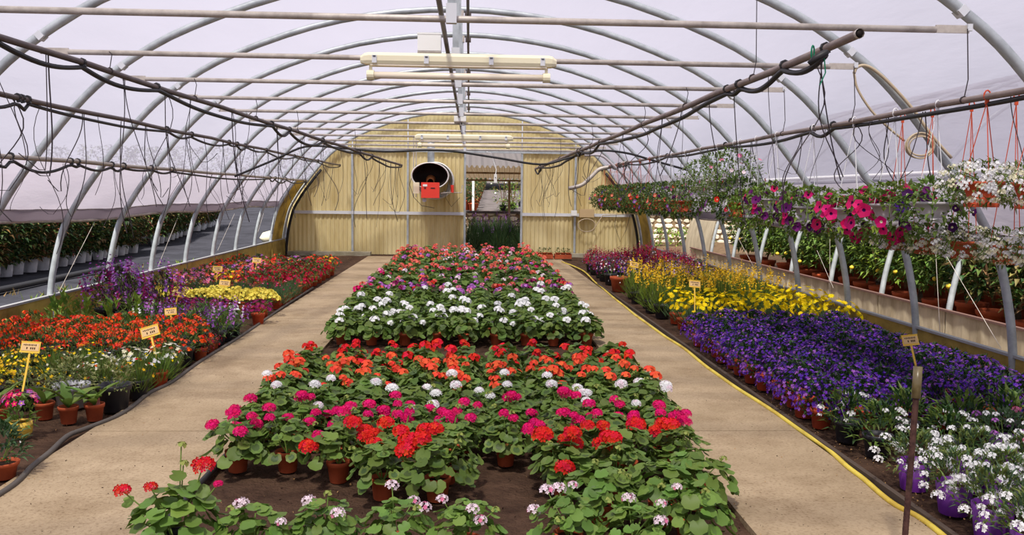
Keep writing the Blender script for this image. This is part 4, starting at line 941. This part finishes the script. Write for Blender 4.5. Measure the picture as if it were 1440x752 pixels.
# ------------------------------------------------------------------ hoses and edging on the ground, rusty bar
pts = [np.array([P(px, py, z=.02)[0], P(px, py, z=.02)[1], .02]) for px, py in ((790, 368), (806, 374), (822, 382), (836, 396), (845, 403), (862, 418), (880, 432), (893, 443), (910, 455), (935, 473), (962, 490), (990, 513), (1008, 526), (1035, 545), (1062, 562), (1090, 580), (1118, 600), (1140, 615), (1165, 632), (1190, 655), (1215, 674), (1240, 696), (1262, 712), (1290, 726), (1320, 748), (1350, 775))]
mb = MB(); mb.tube(smooth(pts, 4), .0155, hose_y, 8); smobj('garden_hose', mb, label='long yellow hose lying along the right edge of the right path', cat='hose')
mb = MB(); mb.box((2.205, 8.5, .015), (.03, 13, .05), mat('dark_edging', (86, 74, 66), .9, .1)); obj('trim_4', mb, kind='structure')
pts = [np.array([P(px, py, z=.025)[0], P(px, py, z=.025)[1], .022]) for px, py in ((-30, 712), (20, 680), (45, 655), (70, 635), (95, 612), (120, 602), (161, 586), (185, 572), (210, 552), (241, 537), (275, 512), (300, 496), (345, 468), (400, 430), (440, 404))]
mb = MB(); mb.tube(smooth(pts, 4), .016, mat('grey_edging_pipe', (92, 86, 80), .6, .3), 8); smobj('edging_pipe', mb, label='dark grey pipe edging the left bed along the left path', cat='pipe')
mb = MB(); pts = [np.array([-1.40-.01*sin(y), y, .02]) for y in np.arange(3.4, 8, .3)]; mb.tube(pts, .018, black, 7); smobj('edging_pipe', mb, label='dark pipe edging the centre bed beside the left path', cat='pipe')
a = P(1272, 760, y=3.55); b = P(1288, 560, y=3.6); tp = P(1291, 515, y=3.62)
base = a+(a-b)*(a[2]/(b[2]-a[2])); base = np.array([base[0], base[1], -.03])
r = empty('rusty_bar', tuple(base), label='rusty ribbed steel bar standing upright before the white verbenas', cat='bar'); base_ = base
mb = MB(); mb.tube([(0, 0, 0), b-base_], .0125, rust, 10)
d = (b-base_); L_ = np.linalg.norm(d); d /= L_
for k in range(int(L_/.016)): mb.tube([d*(k*.016)-np.array([.010, 0, .003]), d*(k*.016)+np.array([.010, 0, .006])], .0085, rust, 5, False)
obj('ribbed_rod', mb, r)
mb = MB(); mb.tube([b-base_, tp-base_], .0185, mat('olive_cap', (126, 112, 78), .3, .5, noise=(8, .4, .6), rgb2=(90, 78, 50)), 12); smobj('cap', mb, r, label='dull brass-coloured tube cap')

# ------------------------------------------------------------------ hanging baskets on the right
def petunia(leafc, fcols, nf, R=.24, H=.2, pot='basketgrey', fr=.035, nl=420, down=.24, lw=(.062, .032), fk='disc', leafc2='geranium', eye=None):
    parts = pot_parts(pot); mb = MB(); rr, h = pot_meshes(pot)[2:]
    for i in range(nl):
        a = RNG.uniform(0, 6.28); z = RNG.uniform(-1, 1); q = math.sqrt(1-z*z)*RNG.uniform(.75, 1.05)
        p = np.array([R*q*cos(a), R*q*sin(a), h*.9+(H*z if z > 0 else down*z)])
        if z < -.1 and q*R < rr*1.05: p[:2] *= rr*1.25/(q*R+1e-6)
        n = np.array([q*cos(a), q*sin(a), z*.4+.3]); lance(mb, p, n+RNG.normal(size=3)*.5, np.array([0, 0, 1.]), lw[0]*RNG.uniform(.6, 1.3), lw[1], G[leafc if RNG.random() < .65 else leafc2])
    for i in range(8):
        a = RNG.uniform(0, 6.28); mb.tube([(0, 0, h), (R*.6*cos(a), R*.6*sin(a), h+H*.4), (R*.95*cos(a), R*.95*sin(a), h-down*.5)], .004, stem_g, 3, False)
    parts.append(('foliage', mb.mesh('foliage'), None, 'stuff', None)); fl = MB()
    for i in range(nf):
        a = RNG.uniform(0, 6.28) if i % 2 else RNG.uniform(pi*.9, pi*2.1); z = RNG.uniform(-.95, .9); q = math.sqrt(1-z*z); c = fcols[RNG.integers(len(fcols))]
        p = np.array([R*1.14*q*cos(a), R*1.14*q*sin(a), h*.9+(H*z if z > 0 else down*z)]); n = np.array([q*cos(a), q*sin(a), z*.4+.2])+RNG.normal(size=3)*.25
        if fk == 'disc':
            m = MB(); t, b, n = basis(n); r_ = 1.0; vs = [np.array([0, 0, -.5])]; k = 10
            for w, zz in ((.25, -.25), (1, 0)):
                for j in range(k): an = 2*pi*j/k; qq = w*(1 if j % 2 else .86); vs.append(np.array([qq*cos(an), qq*sin(an), zz+(.06 if j % 2 else -.04)*w]))
            key = ('trumpet', c)
            if key not in _hc:
                m.add(vs, [(0, 1+j, 1+(j+1) % k) for j in range(k)], F['wine'] if c in ('hot', 'purple', 'plum') else F['cream']); m.add(vs, [(1+j, 1+k+j, 1+k+(j+1) % k, 1+(j+1) % k) for j in range(k)], F[c]); _hc[key] = m.mesh('flower')
            parts.append(('flower', _hc[key], MT(p, fr*RNG.uniform(.8, 1.2), np.stack([t, b, n], 1)), None, None))
        else: umbel(fl, p, fr*RNG.uniform(.8, 1.2), F[c], 9, None, .42)
    if fk != 'disc': parts.append(('blossoms', fl.mesh('blossoms'), None, 'stuff', None))
    return parts
def hang(x, y, zrim, kind, lab, hook=white_hook, s=1.0, top=2.13, grp='hanging baskets on the right'):
    pk = [q for q in kind]; h = .12
    r = put('hanging_basket', pk, (x, y, zrim-h*s), lab, 'basket', grp, s, rz=random.uniform(-.3, .3))
    L = (top-zrim)/s+h; mb = MB(); mb.tube([(.018*cos(t), 0, L+.0+.03*sin(t)) for t in np.linspace(-1.2, 4, 9)], .005, hook, 5)
    mb.box((0, 0, L-.035), (.022, .012, .03), hook); ho = obj('hook', mb, r); mb = MB()
    for k in range(3):
        a = k*2.09+.5; mb.tube([(0, 0, L-.04), (.11*cos(a), .11*sin(a), h)], .003, hook if hook is orange_hook else white_hook, 4, False)
    obj('strap', mb, r, kind='stuff'); return r
aly = lambda pot='basketterra', R=.22: petunia('olive', ['white', 'cream', 'white'], 85, R, .13, pot, .025, 420, .12, (.045, .016), 'umbel', 'geranium')
al = [aly() for _ in range(2)]; alb = [aly('boxterra', .2) for _ in range(2)]
hot = petunia('geranium', ['hot', 'hot', 'magenta', 'hot', 'violet', 'wine'], 34, .27, .14, leafc2='lime', fr=.048, nl=520)
pur = petunia('geranium', ['purple', 'wine', 'hot', 'purple'], 28, .26, .16, leafc2='lime', fr=.040, nl=520)
vw = petunia('geranium', ['wine', 'white', 'purple'], 10, .24, .14, leafc2='fresh')
lim = petunia('lime', ['white', 'wine', 'plum', 'cream'], 9, .26, .16, leafc2='fresh', nl=520)
ivy = petunia('geranium', ['pink', 'blush', 'pink'], 12, .34, .34, fr=.026, nl=800, leafc2='geranium', lw=(.05, .024))
farb = [petunia('geranium', c, 15, .30, .27, 'basketterra', .032, 620, .2, leafc2='deep') for c in (['mauve', 'violet', 'scarlet'], ['lilac', 'purple', 'mauve'], ['scarlet', 'salmon', 'purple'], ['violet', 'mauve', 'blush'], ['salmon', 'scarlet', 'mauve'])]
yb_ = {4.45: (al[0], 1.62, 'hanging pot of white alyssum at the right edge of the picture', orange_hook, .9), 4.92: (al[1], 1.63, 'hanging terracotta pot overflowing with white alyssum on an orange hanger', orange_hook, .95),
       5.45: (vw, 1.52, 'hanging basket of dark purple and white petunias beside the alyssum', white_hook, .9), 6.0: (hot, 1.50, 'hanging basket of hot pink petunias nearest to the alyssum', white_hook, 1.0),
       6.65: (hot, 1.46, 'hanging basket of hot pink petunias, second from the alyssum', white_hook, .95), 7.45: (pur, 1.46, 'hanging grey basket of purple petunias with two pink ones', white_hook, 1.0),
       8.35: (pur, 1.52, 'hanging basket of purple petunias beside the lime green one', white_hook, .95), 8.95: (lim, 1.46, 'hanging basket of lime green foliage with one white flower', white_hook, .95)}
for y, (k, z, lab, hk, s) in yb_.items(): hang(2.9, y, z, k, lab, hk, s)
for i, (y, z) in enumerate(((9.7, 1.74), (10.35, 1.72), (11.1, 1.66))): hang(2.9, y, z, ivy, f'hanging basket of small pink flowers, {od(i+1)} beyond the lime green one', white_hook, .95)
for i, y in enumerate((9.5, 11.9, 12.7, 13.5, 14.3, 15.1, 15.9, 16.7, 17.5, 18.3, 19.1)):
    hang(2.9, y, 1.46-.002*i, farb[i % 5], f'hanging basket of mixed petunias, {od(i+1)} in the far part of the basket row', orange_hook if i > 3 else white_hook, 1.0)
for i, (y, x) in enumerate(((4.62, 3.1), (5.0, 3.12), (5.42, 3.1), (5.85, 3.08), (6.3, 3.1))):
    hang(x, y, 1.29, alb[i % 2], f'low hanging pot of white alyssum, {od(i+1)} from the right edge of the picture', orange_hook, .85, 2.13, 'low alyssum pots')
# gutter tray under the pink petunias
mb = MB(); mb.box((3.45, 8.3, 1.27), (.10, 3.4, .03), greypot); mb.box((3.41, 8.3, 1.30), (.012, 3.4, .06), greypot); mb.box((3.5, 8.3, 1.30), (.012, 3.4, .06), greypot)
obj('shelf_gutter', mb, label='long grey gutter tray behind the pink and purple baskets', cat='gutter')

# ------------------------------------------------------------------ neighbouring tunnel and plants on the right
nh_ = hoop_mesh(5.05+4.45, .032, lambda a: a[:, 0] < 9.6)
for k in range(-2, 9):
    h = obj('hoop', nh_, label=f'slanting hoop of neighbouring tunnel, {od(k+3)} from near end behind low wall', cat='hoop', group='hoops of the neighbouring tunnel'); h.location = (0, HY0+.75+k*HS, 0)
a = arch_pts(9.5, .04, 5); a = a[(a[:, 1] > 1.35) & (a[:, 0] < 9.7)]; mb = MB(); vs = [(x, y, z) for y in (2, 6, 10, 14, 20.4) for x, z in a]; n = len(a)
mb.add(vs, [(j*n+i, j*n+i+1, (j+1)*n+i+1, (j+1)*n+i) for j in range(4) for i in range(n-1)], film); smobj('ceiling_neighbour', mb, kind='structure')
a = arch_pts(9.5, 0, 5); a = a[(a[:, 1] < 1.6) & (a[:, 0] < 9.5)]; mb = MB(); vs = [(x, y, z) for y in (18.5, 20.6) for x, z in a]; n = len(a)
vs += [(x+.015, y, z) for x, y, z in vs]; mb.add(vs, [(i, i+1, n+i+1, n+i) for i in range(n-1)]+[(2*n+i, 3*n+i, 3*n+i+1, 2*n+i+1) for i in range(n-1)]+[(n, n+i+1, 3*n+i+1, 3*n) for i in range(0)], fibre_gr); smobj('wall_neighbour_end', mb, kind='structure')
def shrub(H, R, nl, cols, lw, pot, trunk=True, fruit=None, s0=.2):
    parts = pot_parts(pot); mb = MB(); tm = MB()
    if trunk: 
        for k in range(4):
            a_ = RNG.uniform(0, 6.28); tm.tube([(0, 0, s0*.8), (R*.2*cos(a_), R*.2*sin(a_), H*.45), (R*.6*cos(a_), R*.6*sin(a_), H*.85)], [.012, .009, .004], bark, 5)
    for i in range(nl):
        z = RNG.uniform(0, 1); a_ = RNG.uniform(0, 6.28); q = R*math.sqrt(RNG.uniform(.15, 1))*(1-.35*abs(2*z-1)); p = np.array([q*cos(a_), q*sin(a_), s0+(H-s0)*z])
        lance(mb, p, np.array([cos(a_), sin(a_), .3])+RNG.normal(size=3)*.6, np.array([0, 0, 1.]), lw[0]*RNG.uniform(.7, 1.3), lw[1], G[cols[RNG.integers(len(cols))]])
    parts.append(('foliage', mb.mesh('foliage'), None, 'stuff', None)); parts.append(('trunk', tm.mesh('trunk'), None, None, None))
    if fruit:
        fm = MB()
        for i in range(fruit[1]): a_ = RNG.uniform(0, 6.28); fm.lathe([(.001, -.03), (.026, -.015), (.03, 0), (.026, .015), (.001, .03)], (R*cos(a_), R*sin(a_), RNG.uniform(s0, H)), fruit[0], 7)
        parts.append(('fruits', fm.mesh('fruits', True), None, 'stuff', None))
    return parts
lemon_m = mat('citrus_fruit', (232, 200, 60), .5, .3)
rs = [shrub(1.05, .40, 700, c, (.11, .05), 'bigterra', fruit=(lemon_m, 3), s0=.36) for c in (['geranium', 'shrub', 'lime'], ['shrub', 'deep', 'olive'], ['fresh', 'geranium', 'shrub'], ['deep', 'shrub', 'dry'])]
for rw, (x, y0, n_, st_) in enumerate(((5.62, 5.2, 20, .65), (6.35, 5.6, 18, .68), (7.2, 6.5, 15, .75))):
    for i in range(n_):
        put('potted_citrus', random.choice(rs), (x+random.uniform(-.08, .08), y0+i*st_, .12), f'potted citrus bush, {od(i+1)} from near end, {od(rw+1)} row beyond low wall', 'shrub', 'citrus bushes in the neighbouring tunnel', (1.0+.2*rw)*random.uniform(.92, 1.12))
# ------------------------------------------------------------------ left outside
ls = [shrub(1.15, .46, 800, c, (.11, .06), 'bigwhite', s0=.22) for c in (['dark', 'shrub', 'bronze', 'dry'], ['dark', 'deep', 'shrub', 'bronze'], ['shrub', 'deep', 'dark', 'cream' if False else 'dry'])]
for i in range(42):
    y = 11.4+i*.44; x = -7.9-.012*i
    if i in (25, 26, 27, 35, 36): continue
    put('potted_camellia', random.choice(ls), (x+random.uniform(-.05, .05), y, .0 if y < 22 else .05*(y-22)), f'dark bush in a white tub, {od(i+1)} from near end of its row outside', 'shrub', 'bushes in white tubs outside', random.uniform(.92, 1.1))
for i in range(22):
    y = 12.5+i*.75; x = -8.95; put('potted_camellia', random.choice(ls), (x+random.uniform(-.1, .1), y, max(0, .05*(y-22))), f'taller dark bush, {od(i+1)} from near end of second row outside', 'shrub', 'taller bushes outside', 1.25)
redp = shrub(1.0, .3, 260, ['shrub', 'dark'], (.08, .04), 'bigterra')
p = P(245, 342, z=0); put('potted_camellia', redp, (p[0], p[1], 0), 'bush in a terracotta pot at the far end of the white tubs', 'shrub', s=1.1)
pm_, cm2, _, _ = pot_meshes('drum'); r = empty('plastic_drum', (-12.2, 38, .75), label='large black tub on the sloping ground cloth outside', cat='tub'); build([('pot', pm_, None, None, None)], r); r.scale = (1.6,)*3
mb = MB(); mb.tube([(-10.9, 34, .5), (-10.9, 34, 2.2)], .07, whitep, 8); obj('marker_post', mb, label='white post standing on the ground cloth outside', cat='post')
bigs = [shrub(2.2, .8, 520, c, (.16, .08), 'drum', s0=.3) for c in (['dark', 'deep', 'shrub'], ['deep', 'dark', 'olive'])]
for i in range(11):
    x = -20+i*1.4; y = 44+1.5*sin(i); put('shrub', random.choice(bigs)[1:], (x, y, .05*(y-22)-.2), f'dark hedge bush, {od(i+1)} of the hedge far outside', 'shrub', 'far hedge on the left', 1.2)
mb = MB()
for i in range(60):
    x, y = RNG.uniform(-6.6, -5), RNG.uniform(7.5, 20)
    for q in range(9): d_ = RNG.normal(size=3)*.6; d_[2] = 1; blade(mb, np.array([x, y, 0])+RNG.normal(size=3)*np.array([.06, .06, 0]), d_/np.linalg.norm(d_), RNG.uniform(.05, .14), .02, G['lime' if i % 2 else 'dry'])
obj('weeds', mb, label='small weeds growing on the ground cloth outside the left wall', cat='weeds', kind='stuff')
mb = MB(); mb.tube(smooth([np.array([-6.9, y, .04]) for y in np.arange(6, 20, 2.)]), .05, black, 8); smobj('water_pipe', mb, label='thick black pipe lying on the ground cloth outside', cat='pipe')
mb = MB(); mb.lathe([(.01, -.3), (.14, -.2), (.18, 0), (.14, .2), (.01, .3)], (0, 0, 0), cream, 10); o = smobj('sack', mb, label='cream sack lying outside near the left wall corner', cat='sack'); o.location = (-5.4, 24.5, .28); o.rotation_euler = (0, 1.5, .5)
# ------------------------------------------------------------------ beyond the doorway
wr = empty('retaining_wall', (0, 27.1, 0), kind='structure'); mb = MB(); mb.box((2, 0, .47), (13, .2, .96), mortar); obj('core', mb, wr)
mb = MB(); z = .06; rowi = 0
while z < .88:
    x = -4.3+.1*(rowi % 2)
    while x < 8.4:
        w = RNG.uniform(.16, .34); h_ = RNG.uniform(.12, .17); n = 7; cz = z+.075; vs = []
        for d_, sc in ((-.10, 1), (-.145, .72)):
            for j in range(n): an = 2*pi*j/n; vs.append((x+w/2+sc*w*.47*cos(an)*(1+.1*sin(j*3+x*9)), d_, cz+sc*h_*.5*sin(an)))
        mb.add(vs, [(j, (j+1) % n, n+(j+1) % n, n+j) for j in range(n)]+[tuple(range(n, 2*n))], stone); x += w+.02
    z += .16; rowi += 1
obj('stones', mb, wr, kind='stuff')
mb = MB(); mb.box((2, -.02, .97), (13, .32, .07), mat('cloth_edge', (84, 78, 78), .9, .1)); obj('coping', mb, wr)
lv = [mound('greygreen', ['mauve'], .3, .78, 420, 30, (.34, .012), .012, .05, 'black', 'spike', leafs='blade', lo=.5, leafc2='deep', up=.6)[1:] for _ in range(2)]
for i, x in enumerate((.1, .45, .8, 1.1, 1.4)): put('lavender', lv[i % 2], (x, 23.4+.2*(i % 2), 0), f'lavender bush behind the doorway, {od(i+1)} from its left post', 'shrub', 'lavender bushes', 1.15)
for i, x in enumerate((.25, .65, 1.0)): put('lavender', lv[i % 2], (x, 24.2, 0), f'back lavender bush behind the doorway, {od(i+1)} from its left post', 'shrub', 'back lavender bushes', 1.2)
put('rose_bush', shrub(.9, .3, 150, ['dark', 'shrub'], (.08, .04), 'bigblack', fruit=(whitep, 4))[1:], (-.05, 23.5, 0), 'white rose bush at the left side of the doorway', 'shrub')
put('rose_bush', shrub(.9, .26, 150, ['dusk', 'dark'], (.08, .04), 'bigblack')[1:], (1.42, 23.5, 0), 'dark reddish bush at the right side of the doorway', 'shrub')
gr_ = shrub(.6, .4, 160, ['lime', 'fresh'], (.14, .06), 'black', s0=.02)[1:]
for i, x in enumerate((5.2, 5.9, 6.6)): put('leafy_plant', gr_, (x, 25, 0), f'bright green leafy plant before the stone wall, {od(i+1)} from the left', 'shrub', 'leafy plants by the stone wall')
r = empty('canopy', (0, 0, 0), label='small corrugated canopy just outside the doorway', cat='canopy'); mb = MB(); xs = np.linspace(-.4, 1.75, 64); vs = []
for i, x in enumerate(xs): d_ = .03*(1 if i % 4 in (1, 2) else -1); vs += [(x, 23.4, 2.24+d_), (x+.15, 27, 1.98+d_)]
mb.add(vs, [(2*i, 2*i+1, 2*i+3, 2*i+2) for i in range(63)], mat('tan_sheet', (186, 166, 138), .6, .3, trans=.2)); obj('roof_sheet', mb, r)
mb = MB(); mb.box((.7, 24.6, 2.10), (2.3, .06, .05), wood); mb.box((.75, 26.9, 1.93), (2.4, .06, .05), wood); obj('batten', mb, r)
for x, y in ((.12, 27.6), (1.2, 26.8)):
    mb = MB(); mb.box((x, y, (1.95+(.96 if y > 27.2 else 0))/2), (.07, .07, 1.95-(.96 if y > 27.2 else 0)), whitep if x < 1 else wood); obj('post', mb, r)
mb = MB(); xs = np.linspace(-5, 8, 90); vs = []
for i, x in enumerate(xs): d_ = .05*(1 if i % 4 in (1, 2) else -1); vs += [(x, 42, 2.7+d_), (x, 50, 4.3+d_)]
mb.add(vs, [(2*i, 2*i+1, 2*i+3, 2*i+2) for i in range(89)], mat('grey_sheet', (104, 98, 98), .7, .2)); mb.box((1.5, 42, 2.62), (13, .08, .12), wood)
for x in (-4.5, 4.6, 7.5): mb.box((x, 42.2, 2.1), (.12, .12, 1.0), wood)
obj('shed_roof', mb, label='grey sheet roof of a shed seen high through the doorway', cat='roof')
sp = [shrub(.75, .22, 120, ['shrub', 'deep', 'dry'], (.10, .05), 'bigterra')]
for i in range(14): y = 27.8+i*1.3; put('potted_shrub', sp[0], (.12+.032*(y-27.8), y, .96+.0476*(y-27)), f'bush in terracotta pot lining the road, {od(i+1)} from the doorway', 'shrub', 'pots lining the road outside', random.uniform(.9, 1.1))
for i, (x, y) in enumerate(((-.15, 28), (-.2, 29.5), (-.1, 31), (-.2, 33))): put('potted_shrub', sp[0], (x, y, .96+.0476*(y-27)), f'bush left of the road outside, {od(i+1)} from the doorway', 'shrub', 'bushes left of the road', 1.3)
bp_ = shrub(1.3, .4, 200, ['shrub', 'dry', 'fresh', 'lime'], (.10, .05), 'bigblack', fruit=(whitep, 6))
for i, (x, y) in enumerate(((1.05, 27.7), (1.4, 28.6), (1.75, 30), (2.1, 31.5), (2.4, 33))): put('potted_shrub', bp_, (x, y, .96+.0476*(y-27)), f'bush in black tub right of the road, {od(i+1)} from the doorway', 'shrub', 'bushes right of the road', 1.0)
put('leafy_plant', shrub(.3, .3, 90, ['lime', 'fresh'], (.14, .06), 'black', s0=.02)[1:], (1.2, 27.65, .98), 'bright green ground plant on the terrace edge seen through the doorway', 'shrub')
from collections import Counter
print('KINDS', Counter(o.name.split('.')[0] for o in bpy.data.objects if not o.parent).most_common(6))
print('OBJECTS', len(bpy.data.objects), 'TRIS', sum(len(m.polygons) for m in bpy.data.meshes))
